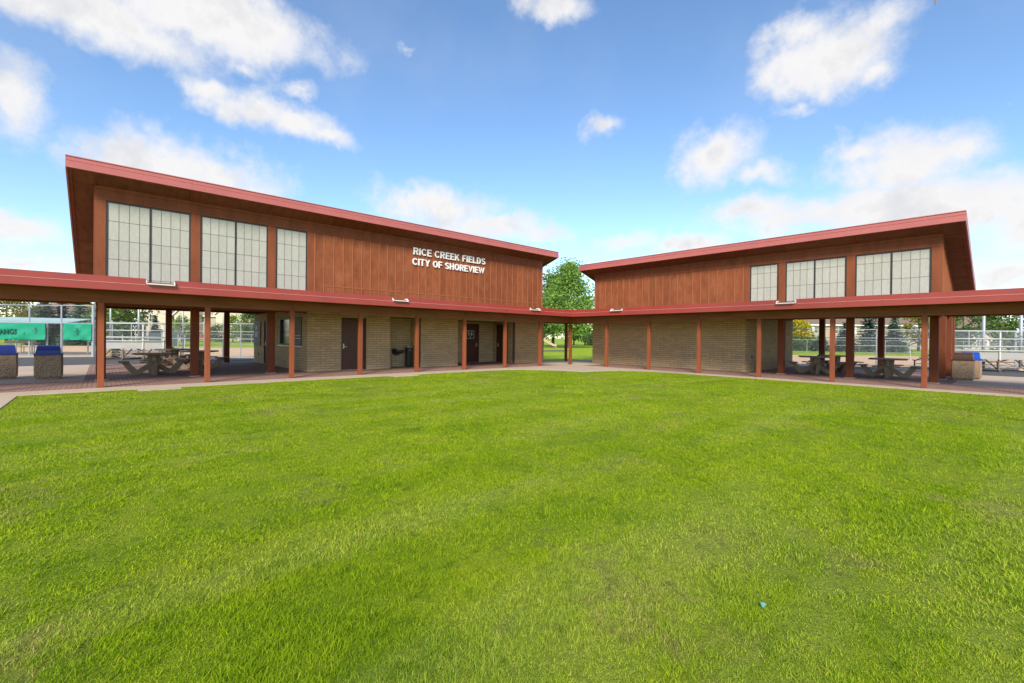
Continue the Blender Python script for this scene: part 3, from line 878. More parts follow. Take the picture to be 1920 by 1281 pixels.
for k in range(12):
    (c0, s0_), (c1, s1_) = ring[k], ring[k + 1]
    w_.prism([(3.72 + .045 * c0, 1.45 + .04 * s0_), (3.72 + .045 * c1, 1.45 + .04 * s1_), (3.72 + .028 * c1, 1.45 + .025 * s1_), (3.72 + .028 * c0, 1.45 + .025 * s0_)], 1, 4.331, 4.3345)
w_.box(3.71, 3.735, 4.331, 4.3345, 1.475, 1.515)
w_.build('wheelchair_symbol', 'paper', sg)

# ------------------------------------------------------------------ white wall lettering
def arc(cx, cy, rx, ry, a0, a1, n=9):
    return [(cx + rx * math.cos(R(a0 + (a1 - a0) * k / n)), cy + ry * math.sin(R(a0 + (a1 - a0) * k / n))) for k in range(n + 1)]
T_ = .170; H_ = T_ / 2
GLYPH = {  # advance width, strokes along their middle line
    'I': (.20, [[(.1, 0), (.1, 1)]]),
    'E': (.60, [[(.1, 0), (.1, 1)], [(.1, H_), (.60, H_)], [(.1, .51), (.55, .51)], [(.1, 1 - H_), (.59, 1 - H_)]]),
    'F': (.57, [[(.1, 0), (.1, 1)], [(.1, .50), (.52, .50)], [(.1, 1 - H_), (.57, 1 - H_)]]),
    'L': (.56, [[(.1, 0), (.1, 1)], [(.1, H_), (.56, H_)]]),
    'T': (.62, [[(.31, 0), (.31, 1)], [(0, 1 - H_), (.62, 1 - H_)]]),
    'H': (.68, [[(.1, 0), (.1, 1)], [(.58, 0), (.58, 1)], [(.1, .5), (.58, .5)]]),
    'K': (.70, [[(.1, 0), (.1, 1)], [(.12, .36), (.58, .99)], [(.28, .56), (.59, .01)]]),
    'V': (.70, [[(.09, 1), (.35, .04), (.61, 1)]]),
    'W': (.98, [[(.08, 1), (.27, .04), (.49, .93), (.71, .04), (.90, 1)]]),
    'Y': (.70, [[(.08, 1), (.35, .44), (.62, 1)], [(.35, 0), (.35, .46)]]),
    'R': (.68, [[(.1, 0), (.1, 1)], [(.1, 1 - H_)] + arc(.38, .705, .20, .20, 90, -90) + [(.1, .505)], [(.36, .48), (.58, .01)]]),
    'D': (.68, [[(.1, 0), (.1, 1)], [(.1, 1 - H_)] + arc(.29, .5, .29, .5 - H_, 90, -90, 12) + [(.1, H_)]]),
    'O': (.74, [arc(.37, .5, .37 - H_, .5 - H_ + .01, 0, 360, 20)]),
    'C': (.70, [arc(.37, .5, .37 - H_, .5 - H_ + .01, 38, 322, 18)]),
    'S': (.64, [arc(.32, .725, .225, .19, 20, 270, 12)[:-1] + arc(.32, .285, .235, .20, 90, -160, 12)]),
}
def ribbon(pts, t):
    """outline of a stroke of width t along pts, mitred at its bends"""
    P = [Vector(p) for p in pts]
    closed = (P[0] - P[-1]).length < 1e-4
    Lf, Rt = [], []
    n = len(P)
    for i in range(n):
        a = P[i - 1] if i > 0 else (P[-2] if closed else None)
        b = P[i + 1] if i < n - 1 else (P[1] if closed else None)
        d0 = (P[i] - a).normalized() if a is not None else None
        d1 = (b - P[i]).normalized() if b is not None else None
        d0 = d0 or d1; d1 = d1 or d0
        n0, n1 = Vector((-d0.y, d0.x)), Vector((-d1.y, d1.x))
        mvec = (n0 + n1)
        mvec = mvec / max(.35, mvec.length_squared / 2)
        Lf.append(P[i] + mvec * t / 2); Rt.append(P[i] - mvec * t / 2)
    return Lf, Rt
def stroke_line(txt, width, height):
    """letters as lists of ribbons; the line is scaled to the given size"""
    x = 0; items = []
    for ch in txt:
        if ch == ' ': x += .36; continue
        w, st = GLYPH[ch]
        items.append((x, st)); x += w + .105
    k = width / (x - .105)
    return [([ribbon(p, T_) for p in st], x0 * k, k) for x0, st in items]
sign = thing('wall_lettering', 'two lines of raised white capital letters on the red siding of the left pavilion', 'lettering', (-CFc + .02, -6.35, 4.86))
for txt, y0, wdt, z0, hgt in (('RICE CREEK FIELDS', -8.50, 4.38, 5.365, .335), ('CITY OF SHOREVIEW', -8.54, 4.36, 4.870, .325)):
    for strokes, x0, kx in stroke_line(txt, wdt, hgt):
        b = MB()
        for q_, (Lf, Rt) in enumerate(strokes):
            zf = -CFc + .072 + .0015 * q_
            for i in range(len(Lf) - 1):
                four = [Lf[i], Lf[i + 1], Rt[i + 1], Rt[i]]
                fr_ = [(zf, y0 + x0 + p.x * kx, z0 + min(1, max(0, p.y)) * hgt) for p in four]
                bk_ = [(-CFc + .021, p[1], p[2]) for p in fr_]
                b.add(fr_ + bk_, [(0, 1, 2, 3), (7, 6, 5, 4), (0, 4, 5, 1), (2, 6, 7, 3)] + ([(3, 7, 4, 0)] if i == 0 else []) + ([(1, 5, 6, 2)] if i == len(Lf) - 2 else []))
        b.build('letter', 'letter_white', sign)

# ------------------------------------------------------------------ covered walkway (L-shaped canopy)
can = thing('covered_walkway', 'low covered walkway with red metal fascia wrapping both sides of the courtyard', 'walkway canopy', (0, 0, 0))
E_ = 26.6
deck = MB()
outline = [(0.78, -E_), (0.78, -0.78), (E_, -0.78), (E_, 2.54), (-2.54, 2.54), (-2.54, -E_)]
# roof sheet is kept clear of the clerestory faces, which start 2.56 out
deck.prism(outline, 2, 2.66, 2.88)
dk = deck.build('roof_slab', 'roof_deck', can)
sf = [( -2.52, -26.5, 0.0, -0.04), (0.04, -2.5, 2.5, 26.5)]
for k in range(11):
    y1 = -k * 2.4384 - .6; y0 = max(y1 - 2.43, -26.5)
    MB().box(-2.40, -.08, y0, y1, 2.632, 2.657).build('soffit_panel', 'soffit', can)
    MB().box(.08, .76, y0, y1 - (0.25 if k == 0 else 0), 2.632, 2.657).build('soffit_panel', 'soffit', can)
    x0 = k * 2.4384 + .6; x1 = min(x0 + 2.43, 26.5)
    MB().box(x0, x1, .08, 2.40, 2.632, 2.657).build('soffit_panel', 'soffit', can)
    MB().box(x0 + (0.25 if k == 0 else 0), x1, -.76, -.08, 2.632, 2.657).build('soffit_panel', 'soffit', can)
MB().box(-2.40, .595, -.595, 2.40, 2.633, 2.656).build('soffit_panel', 'soffit', can)
scL = [3.655, 10.97, 18.28]; scR = [3.59, 10.94, 18.26]
def fasciaT(side):
    return (lambda s, d, z: TL(s, -d, z)) if side == 'L' else (lambda s, d, z: TR(s, -d, z))
for side, sc in (('L', scL), ('R', scR)):
    T = fasciaT(side)
    # lower band in long lengths
    cuts = [0.80] + [0.80 + 4.3 * k for k in range(1, 6)] + [E_]
    for a, b in zip(cuts[:-1], cuts[1:]):
        aa = a if a > 1 else a
        MB(T).cbox(aa + (.001 if a > 1 else 0), b - .001, .782, .82, 2.605, 2.79, .003).build('fascia_panel', 'canopy_metal', can)
    MB(T).box(0.825, E_, .776, .828, 2.792, 2.799).build('drip_edge', 'drip_edge', can)
    gaps = sorted((c - .32, c + .32) for c in sc)
    a = 0.77
    for g0, g1 in gaps + [(E_, None)]:
        MB(T).cbox(a, g0, .752, .79, 2.80, 2.965, .003).build('parapet_cap', 'canopy_metal', can)
        a = g1
    for c in sc:
        t = MB(T)
        t.box(c - .30, c + .30, .60, .93, 2.806, 2.822)
        t.prism([(.60, 2.822), (.93, 2.822), (.80, 2.93), (.60, 2.93)], 0, c - .315, c - .302)
        t.prism([(.60, 2.822), (.93, 2.822), (.80, 2.93), (.60, 2.93)], 0, c + .302, c + .315)
        t.box(c - .30, c + .30, .915, .932, 2.822, 2.836)
        t.build('scupper', 'white_trim', can)
    # beam and posts
    a = 0.071 if side == 'L' else -0.071
    bl = [a] + [2.4384 * k for k in (3, 6, 9)] + [E_ - .1]
    for p, q_ in zip(bl[:-1], bl[1:]):
        MB(T).cbox(p + .001, q_ - .001, -.07, .07, 2.30, 2.632, .006).build('beam', 'beam', can)
    for k in range(1, 11):
        s = 2.4384 * k
        MB(T).cbox(s - .07, s + .07, -.07, .07, 0.002, 2.299, .008).build('post', 'post', can)
        bo = MB(T)
        for z in (2.40, 2.52):
            bo.tube((s - .02, .070, z), (s - .02, .083, z), .014, n=8)
            bo.tube((s + .03, .070, z), (s + .03, .083, z), .014, n=8)
        bo.build('bolt_head', 'black_metal', can)
MB().cbox(-.07, .07, -.07, .07, 0.002, 2.299, .008).build('post', 'post', can)
MB().cbox(-2.51, -2.37, 2.37, 2.51, 0.002, 2.349, .008).build('post', 'post', can)
MB().cbox(-2.50, -2.38, .40, 2.51, 2.35, 2.63, .006).build('rear_beam', 'beam', can)
MB().cbox(-2.379, -.36, 2.38, 2.50, 2.35, 2.63, .006).build('rear_beam', 'beam', can)
MB().cbox(-2.50, -2.38, -26.5, -19.75, 2.35, 2.63, .006).build('rear_beam', 'beam', can)
MB().cbox(14.90, 26.5, 2.38, 2.50, 2.35, 2.63, .006).build('rear_beam', 'beam', can)
for k in (9, 10):
    MB().cbox(-2.51, -2.37, -2.4384 * k - .07, -2.4384 * k + .07, 0.002, 2.349, .008).build('post', 'post', can)
for k in (7, 8, 9, 10):
    MB().cbox(2.4384 * k - .07, 2.4384 * k + .07, 2.37, 2.51, 0.002, 2.349, .008).build('post', 'post', can)

# ------------------------------------------------------------------ drinking fountains in the first alcove
df = thing('drinking_fountain', 'low wall-hung black drinking fountain in the first alcove', 'drinking fountain', TL(8.92, 3.34, 0.55))
MB(TL).prism([(3.345, .62), (2.98, .68), (2.92, .74), (2.92, .84), (3.345, .87)], 0, 8.72, 9.12).build('basin_body', 'black_metal', df)
MB(TL).cbox(8.74, 9.10, 2.94, 3.20, .845, .865, .004).build('basin', 'steel', df)
MB(TL).tube((9.0, 3.22, .868), (9.0, 3.16, .93), .014).build('spout', 'steel', df)
MB(TL).cbox(8.80, 9.04, 3.25, 3.345, .55, .63, .004).build('bracket', 'black_metal', df)
dp = thing('drinking_fountain', 'tall black pedestal drinking fountain beside the low wall-hung one', 'drinking fountain', TL(8.38, 3.08, 0))
MB(TL).cbox(8.25, 8.51, 2.95, 3.21, 0.001, .93, .03).build('pedestal', 'black_metal', dp)
MB(TL).cbox(8.22, 8.54, 2.92, 3.24, .93, .985, .012).build('basin', 'steel', dp)
MB(TL).tube((8.38, 3.2, .985), (8.38, 3.14, 1.045), .014).build('spout', 'steel', dp)
MB(TL).cbox(8.35, 8.41, 2.94, 2.95, .78, .84, .003).build('push_button', 'steel', dp)

# ------------------------------------------------------------------ picnic tables
def make_table(label):
    t = thing('picnic_table', label, 'picnic table', (0, 0, 0), 'precast picnic tables under the pavilions')
    c = .16; w = .60
    MB().prism([(-w, -w + c), (-w + c, -w), (w - c, -w), (w, -w + c), (w, w - c), (w - c, w), (-w + c, w), (-w, w - c)], 2, .716, .77).build('table_top', 'table_top', t)
    prof = [(.005, .715), (.20, .715), (.165, .40), (.475, .17), (.72, .445), (.92, .445), (.63, .001), (.42, .001), (.165, .17), (.155, .001), (.005, .001)]
    for k in range(4):
        a = k * math.pi / 2
        def Rk(x, y, z, a=a): return (x * math.cos(a) - y * math.sin(a), x * math.sin(a) + y * math.cos(a), z)
        b = MB(Rk).prism(prof, 1, -.052 - .001 * k, .052 + .001 * k).build('support_arm', 'table_concrete', t)
        MB(Rk).cbox(.69, 1.0, -.42, .42, .447, .49, .010).build('seat', 'table_top', t)
    return t
def ray_angle(x): return YAW - math.atan2(x - 952.62, FPX)
tabs = [(289, 16.6, 0.05, 'picnic table nearest the left posts, four seats on splayed arms'),
        (326, 21.2, 0.5, 'picnic table farthest back in the left pavilion, beside the rear column'),
        (374, 19.3, -0.3, 'picnic table behind the thick column in the left pavilion'),
        (1529, 20.4, 0.12, 'picnic table next to the block end wall of the right pavilion'),
        (1567, 21.8, 0.45, 'picnic table partly hidden behind another in the right pavilion'),
        (1666, 18.6, -0.08, 'picnic table standing alone between the right pavilion columns')]
t0 = make_table(tabs[0][3])
for k, (x, D, da, lab) in enumerate(tabs):
    px, py = LD(x, D)
    if k == 0:
        t0.location = (px, py, 0); t0.rotation_euler = (0, 0, ray_angle(x) + da)
    else:
        copy_tree(t0, (px, py, 0), ray_angle(x) + da, lab)

# ------------------------------------------------------------------ litter bins
def make_bin(label, lidmat, style):
    t = thing('litter_bin', label, 'litter bin', (0, 0, 0), 'stone-faced litter bins')
    b = MB()
    h = .315
    def ring(s, z, ch):
        return [(-s, -s + ch, z), (-s + ch, -s, z), (s - ch, -s, z), (s, -s + ch, z), (s, s - ch, z), (s - ch, s, z), (-s + ch, s, z), (-s, s - ch, z)]
    rings = [ring(h - .05, .001, .02), ring(h - .05, .025, .02), ring(h, .075, .03), ring(h + .006, .40, .03), ring(h, .745, .03)]
    vs = [p for r_ in rings for p in r_]
    fs = [tuple(range(8)), tuple(range(32, 40))] + [(i * 8 + k, i * 8 + (k + 1) % 8, (i + 1) * 8 + (k + 1) % 8, (i + 1) * 8 + k) for i in range(4) for k in range(8)]
    b.add(vs, fs); b.build('body', 'aggregate', t)
    MB().cbox(-h - .012, h + .012, -h - .012, h + .012, .747, .815 if style == 'blue' else .79, .012).build('rim', lidmat, t)
    n = 12
    pr = [(.285 * math.cos(math.pi * k / n), .80 + .27 * math.sin(math.pi * k / n) ** .7) for k in range(n + 1)]
    l = MB()
    z0 = .816 if style == 'blue' else .791
    vs = []
    for sgn in (-1, 1):
        for (u, z) in pr:
            tt = (z - .80) / .27
            vs.append((u, sgn * (.285 - .035 * tt), max(z, z0)))
    m_ = n + 1
    fs = [tuple(range(m_)), tuple(range(m_, 2 * m_))] + [(k, k + 1, k + 1 + m_, k + m_) for k in range(n)] + [(0, n, n + m_, m_)]
    l.add(vs, fs)
    lo = l.build('lid', lidmat, t)
    return t
px, py = LD(92, 14.6)
b1 = make_bin('stone-faced bin with dark blue lid nearest the left pavilion post', 'lid_blue', 'blue')
b1.location = (px, py, 0)
px, py = LD(6, 14.35)
copy_tree(b1, (px, py, 0), R(4), 'stone-faced bin with dark blue lid cut by the left picture edge')
b2 = make_bin('stone-faced bin with brown lid beside the end columns of the right pavilion', 'lid_brown', 'brown')
b2.location = (15.22, 5.42, 0); b2.rotation_euler = (0, 0, R(-90))
b3 = make_bin('stone-faced bin with bright blue lid behind the brown-lidded bin', 'lid_bright_blue', 'blue')
b3.location = (15.36, 6.42, 0); b3.rotation_euler = (0, 0, R(-90))

# ------------------------------------------------------------------ bleachers (seen from behind)
def bleacher(label, loc, ang, width, mesh):
    """local x along the rows, y towards the field; five rows stepping down to the field"""
    t = thing('bleacher', label, 'bleacher', (0, 0, 0), 'aluminium bleachers')
    W2 = width / 2
    zs_ = [1.02, .84, .66, .48]
    for k, z in enumerate(zs_):
        y = .18 + k * .62
        MB().cbox(-W2, W2, y - .13, y + .13, z - .04, z, .006).build('seat_plank', 'aluminium', t)
        if k < 3: MB().cbox(-W2, W2, y + .18, y + .44, z - .40, z - .37, .006).build('foot_plank', 'aluminium', t)
    MB().cbox(-W2, W2, .015, .035, .62, .97, .004).build('back_riser', 'aluminium', t)
    for k in range(4):
        x = -W2 + .12 + (width - .24) * k / 3
        f = MB()
        f.bar((x, .06, .003), (x, .06, .97), .05, .05)
        f.bar((x, 2.15, .003), (x, 2.15, .43), .05, .05)
        f.bar((x, .06, .93), (x, 2.2, .40), .05, .05)
        f.bar((x, -.05, .045), (x, 2.3, .045), .05, .05)
        f.bar((x, .10, .12), (x, 1.1, .66), .04, .04)
        f.build('frame', 'frame_rust', t)
        if k != 1: MB().cbox(x - .035, x + .035, -.035, .010, .60, 2.02, .006).build('guard_post', 'white_rail', t)
    br = MB()
    for k in range(3):
        xa, xb = -W2 + .12 + (width - .24) * k / 3, -W2 + .12 + (width - .24) * (k + 1) / 3
        br.bar((xa + .03, .09, .10), (xb - .03, .09, .55), .03, .03)
        br.bar((xa + .03, .13, .55), (xb - .03, .13, .10), .03, .03)
    br.build('cross_brace', 'frame_rust', t)
    for z in (2.02, 1.64, 1.27, 1.06):
        MB().tube((-W2, -.06, z), (W2, -.06, z), .024, n=8).build('guard_rail', 'white_rail', t, smooth=True)
    for sx in (-1, 1):
        x = sx * (W2 + .03)
        r_ = MB()
        r_.tube((x, -.06, 2.0), (x, 2.3, 1.42), .024, n=8); r_.tube((x, -.06, 1.86), (x, 2.32, 1.26), .024, n=8)
        r_.tube((x, 2.3, 1.42), (x, 2.32, 1.26), .024, n=8); r_.tube((x, 2.32, 1.26), (x, 2.26, .44), .024, n=8)
        r_.tube((x, -.06, 2.02), (x, -.06, .60), .024, n=8)
        r_.build('side_rail', 'white_rail', t)
    if mesh:
        chain(MB(), (-W2, -.02), (W2, -.02), 1.08, 2.0, .09).build('chain_link', 'galvanised', t, kind='stuff')
    t.location = (*loc, 0); t.rotation_euler = (0, 0, ang)
    return t
def chain(mb, p0, p1, z0, z1, step, wire=.003):
    """woven wire as two sets of slanting strands"""
    p0, p1 = Vector(p0), Vector(p1)
    L = (p1 - p0).length; d = (p1 - p0) / L; H = z1 - z0
    k = -H
    while k < L:
        a, b = k, k + H
        za, zb = z0, z1
        if a < 0: za = z0 - a; a = 0
        if b > L: zb = z1 - (b - L); b = L
        if b - a > .02:
            q0, q1 = p0 + d * a, p0 + d * b
            mb.tube((q0.x, q0.y, za), (q1.x, q1.y, zb), wire, n=3, caps=False)
            mb.tube((q0.x, q0.y, z0 + z1 - za), (q1.x, q1.y, z0 + z1 - zb), wire, n=3, caps=False)
        k += step
    return mb
px, py = LD(249, 25.2)
bleacher('aluminium bleacher with white guard rails beyond the left picnic tables', (px, py), YAW + R(14), 3.2, False)
px, py = LD(1846, 22.6)
bleacher('aluminium bleacher with white guard rails behind the right bins', (px, py), YAW - R(16), 3.9, True)

# ------------------------------------------------------------------ fences, dugout, poles
def fence(label, x0, x1, D, H, rails, nposts, step, postr=.03, group=None):
    a, b = LD(x0, D), LD(x1, D)
    t = thing('chain_link_fence', label, 'fence', ((a[0] + b[0]) / 2, (a[1] + b[1]) / 2, 0), group)
    A, Bv = Vector(a), Vector(b)
    for k in range(nposts):
        p = A.lerp(Bv, k / (nposts - 1))
        MB().tube((p.x, p.y, -.03), (p.x, p.y, H + .02), postr, n=8).build('post', 'galvanised', t)
    for z in rails:
        MB().tube((A.x, A.y, z), (Bv.x, Bv.y, z), .024, n=6).build('rail', 'galvanised', t)
    off = -FH * .035
    chain(MB(), A + off, Bv + off, .05, H, step).build('chain_link', 'galvanised', t, kind='stuff')
    return t
fence('chain link backstop fence with three rails behind the left pavilion', 178, 520, 28.6, 2.15, (.08, 1.19, 1.65, 2.15), 6, .11)
fence('chain link backstop fence with three rails behind the right pavilion', 1470, 1990, 26.0, 2.13, (.08, 1.20, 1.64, 2.13), 7, .11)
fence('far outfield chain link fence beyond the right infield', 1440, 2100, 55, 1.55, (.1, 1.55), 10, .16)
fence('far outfield chain link fence beyond the left infield', 250, 560, 64, 1.5, (.1, 1.5), 8, .16)
for x, D, H, r_, lab in ((207, 30.0, 4.6, .055, 'tall grey backstop pole just right of the leftmost wooden post'),
                         (260, 29.2, 4.5, .065, 'tall grey backstop pole behind the left bleacher'),
                         (343, 29.0, 4.4, .045, 'slim grey backstop pole between the left rear columns'),
                         (420, 28.9, 4.3, .085, 'stout grey backstop pole against a rear column of the left pavilion'),
                         (1744, 26.3, 3.9, .055, 'tall grey backstop pole beside a thick column of the right pavilion'),
                         (1844, 24.4, 3.7, .075, 'tall grey backstop pole rising behind the bright blue bin'),
                         (1914, 24.0, 3.6, .075, 'tall grey backstop pole at the right picture edge')):
    px, py = LD(x, D)
    t = thing('backstop_pole', lab, 'pole', (px, py, 0), 'backstop poles')
    MB().tube((px, py, -.02), (px, py, H), r_, r_ * .9, n=12).build('shaft', 'galvanised', t, smooth=True)
    MB().tube((px, py, H), (px, py, H + .06), r_ * 1.15, r_ * .5, n=12).build('cap', 'galvanised', t)
    MB().tube((px, py, -.02), (px, py, .10), r_ * 1.6, r_ * 1.5, n=12).build('footing', 'concrete', t)

# dugout fence with green banners and pale roof
dg = thing('dugout', 'dugout with pale green roof behind a tall chain link fence at far left', 'dugout', (*LD(90, 29.5), 0))
DF = 28.4
for x, H in ((-70, 3.2), (-10, 3.2), (55, 3.2), (115, 3.2), (174.5, 3.22), (88.5, 2.12), (30, 2.1)):
    px, py = LD(x, DF + (.25 if H < 3 else 0))
    MB().tube((px, py, -.03), (px, py, H), .075 if x > 174 else .042, n=10).build('post', 'galvanised', dg)
for z in (3.18, 2.08, .06):
    a, b = LD(-90, DF), LD(174, DF)
    MB().tube((*a, z), (*b, z), .026, n=6).build('rail', 'galvanised', dg)
a, b = Vector(LD(-90, DF - .05)), Vector(LD(174, DF - .05))
chain(MB(), a, b, .06, 3.18, .16, .0022).build('chain_link', 'galvanised', dg, kind='stuff')
rf = MB()
q = [(*LD(-95, 28.75), 2.10), (*LD(121, 28.75), 2.10), (*LD(172, 31.6), 2.46), (*LD(-70, 31.6), 2.56)]
rf.add(q + [(p[0], p[1], p[2] - .05) for p in q], [(0, 1, 2, 3), (7, 6, 5, 4), (0, 4, 5, 1), (1, 5, 6, 2), (2, 6, 7, 3), (3, 7, 4, 0)])
rf.build('roof', 'tarp_pale', dg)
for x in (-40, 60, 165):
    px, py = LD(x, 31.4)
    MB().tube((px, py, -.03), (px, py, 2.43), .045, n=8).build('rear_post', 'galvanised', dg)
for x in (20, 116):
    px, py = LD(x, 28.95)
    MB().tube((px, py, -.03), (px, py, 2.06), .045, n=8).build('front_post', 'galvanised', dg)

def banner(label, x0, x1, zb, ztp, text=None, emblem=None):
    """vinyl sheet with slack folds, tied to the fence"""
    A, Bv = Vector(LD(x0, DF - .11)), Vector(LD(x1, DF - .11))
    t = thing('banner', label, 'banner', ((A.x + Bv.x) / 2, (A.y + Bv.y) / 2, zb), 'green vinyl banners')
    nx, nz = 36, 12
    def off(u, v):
        w = .5 * (1 - v)
        return .020 * math.sin(9 * u + 5 * v) + .022 * math.sin(4.2 * (u * 3 - v * 2.2) + 1.3) * (.4 + w) + .012 * math.sin(23 * u - 7 * v)
    vs = []
    for side in (0, 1):
        for j in range(nz + 1):
            for i in range(nx + 1):
                u, v = i / nx, j / nz
                p = A.lerp(Bv, u) - FH * (off(u, v) + .004 * side + .03)
                sag = .035 * math.sin(math.pi * u) * (1 if j == 0 else 0) + .01 * math.sin(14 * u) * (j == 0)
                vs.append((p.x, p.y, zb + (ztp - zb) * v + (sag if j == 0 else 0)))
    m_ = nx + 1; o = (nx + 1) * (nz + 1)
    fs = []
    for j in range(nz):
        for i in range(nx):
            k = j * m_ + i
            fs += [(k, k + 1, k + 1 + m_, k + m_), (o + k, o + k + m_, o + k + m_ + 1, o + k + 1)]
    for i in range(nx):
        fs += [(i, o + i, o + i + 1, i + 1), (nz * m_ + i, nz * m_ + i + 1, o + nz * m_ + i + 1, o + nz * m_ + i)]
    for j in range(nz):
        fs += [(j * m_, (j + 1) * m_, o + (j + 1) * m_, o + j * m_), (j * m_ + nx, o + j * m_ + nx, o + (j + 1) * m_ + nx, (j + 1) * m_ + nx)]
    b = MB(); b.add(vs, fs); b.build('sheet', 'banner_green', t, smooth=True)
    d = (Bv - A).normalized(); L = (Bv - A).length
    def ink(shape, u0, z0, nm):
        """flat print laid on the sheet, following its folds"""
        m2 = MB()
        out = []
        for (sx, sz) in shape[0]:
            u = (u0 + sx) / L; v = (z0 + sz - zb) / (ztp - zb)
            p = A + d * (u0 + sx) - FH * (off(u, v) + .004 + .03 + .012)
            out.append((p.x, p.y, z0 + sz))
        m2.add(out, shape[1]); m2.build(nm, 'banner_ink', t)
    if text:
        txt, u0, z0, wd, hg = text
        for vs2, fs2 in text_islands(txt, hg, wd, .002, .045):
            ink(([(p[0], p[1]) for p in vs2], fs2), u0, z0, 'letter')
    for (u0, z0, sc) in emblem or []:
        sh = []
        for (cx, cz, rx, rz) in ((0, .30, .16, .07), (.02, .16, .10, .10), (-.16, .02, .22, .045), (.16, .06, .16, .05), (.06, -.12, .10, .08), (-.02, -.26, .14, .035)):
            pts = [(cx * sc + rx * sc * math.cos(t_) * (1 + .2 * math.sin(3 * t_)), cz * sc + rz * sc * math.sin(t_)) for t_ in np.linspace(0, 2 * math.pi, 15)[:-1]]
            ink((pts, [tuple(range(14))]), u0, z0, 'emblem_stroke')
    return t
Lb = (Vector(LD(86, DF)) - Vector(LD(-80, DF))).length
pxm = DF / FPX
banner('long green banner with dark letters on the dugout fence', -80, 86, .98, 2.06, ('ANGS', 80 * pxm, 1.32, 33 * pxm, .36), [(147 * pxm, 1.55, .6), (127 * pxm, 1.38, .3)])
banner('short green banner with dark emblem nearest the tall fence post', 119, 172, .98, 2.06, None, [(27 * pxm, 1.52, .65)])

bn = thing('player_bench', 'grey players bench behind the dugout fence', 'bench', (*LD(46, 32.4), 0))
a, b = Vector(LD(16, 32.4)), Vector(LD(74, 32.4))
for z, off_ in ((.44, 0), (.80, .22)):
    p0, p1 = a + FH * -off_, b + FH * -off_
    MB().bar((p0.x, p0.y, z), (p1.x, p1.y, z), .25 if off_ == 0 else .04, .04 if off_ == 0 else .18).build('seat' if off_ == 0 else 'backrest', 'wood_bench', bn)
for u in (.08, .5, .92):
    p = a.lerp(b, u); q2 = p - FH * .18
    MB().bar((p.x, p.y, -.03), (p.x, p.y, .42), .05, .05).build('leg', 'galvanised', bn)
    MB().bar((q2.x, q2.y, -.03), (q2.x, q2.y, .9), .05, .05).build('leg', 'galvanised', bn)

def number_sign(txt, x, D, zc, size, label, dots=False):
    px, py = LD(x, D)
    t = thing('field_sign', label, 'sign', (px, py, 0))
    def P(u, n, z):
        p = Vector((px, py)) + RH * u - FH * n
        return (p.x, p.y, z)
    MB(P).cbox(-size / 2, size / 2, 0, .02, zc - size * .62, zc + size * .62, .004).build('panel', 'black_metal', t)
    MB(P).tube((0, -.05, -.03), (0, -.05, zc + size * .5), .03, n=8).build('post', 'galvanised', t)
    if txt:
        for vs, fs in text_islands(txt, size * .95, size * .6, .004, .02):
            b = MB(); b.add([P(p[0] - size * .3, .021 + p[2], zc - size * .475 + p[1]) for p in vs], fs); b.build('number', 'letter_white', t)
    if dots:
        for i in (-1, 0, 1):
            for j in (-1, 0, 1):
                if (i + j) % 2 == 0:
                    MB(P).tube((i * size * .29, .021, zc + j * size * .36), (i * size * .29, .026, zc + j * size * .36), size * .12, n=10).build('dot', 'letter_white', t)
number_sign('2', 209.5, 32.6, 2.26, .27, 'small black field sign with white number 2 above the left bleacher')
number_sign('3', 1907, 28.8, 2.23, .29, 'small black field sign with white number 3 above the right bleacher')
number_sign(None, 253, 33.5, 1.88, .33, 'small black board with white dots behind the left bleacher', True)

px, py = LD(208, 28.0)
copy_tree(b1, (px, py, 0), YAW, 'stone-faced bin whose blue lid shows above the left bleacher')

for x0, x1, lab in ((278, 303, 'dark windscreen panel on the far fence left of a rear column'), (318, 334, 'dark windscreen panel on the far fence right of a rear column')):
    a, b = LD(x0, 46), LD(x1, 46)
    t = thing('windscreen_panel', lab, 'windscreen', ((a[0] + b[0]) / 2, (a[1] + b[1]) / 2, 0), 'dark windscreen panels')
    MB().bar((*a, .95), (*b, .95), .03, 1.3).build('screen', 'windscreen', t)
    for p in (a, b): MB().tube((*p, -.03), (*p, 1.66), .035, n=8).build('post', 'galvanised', t)

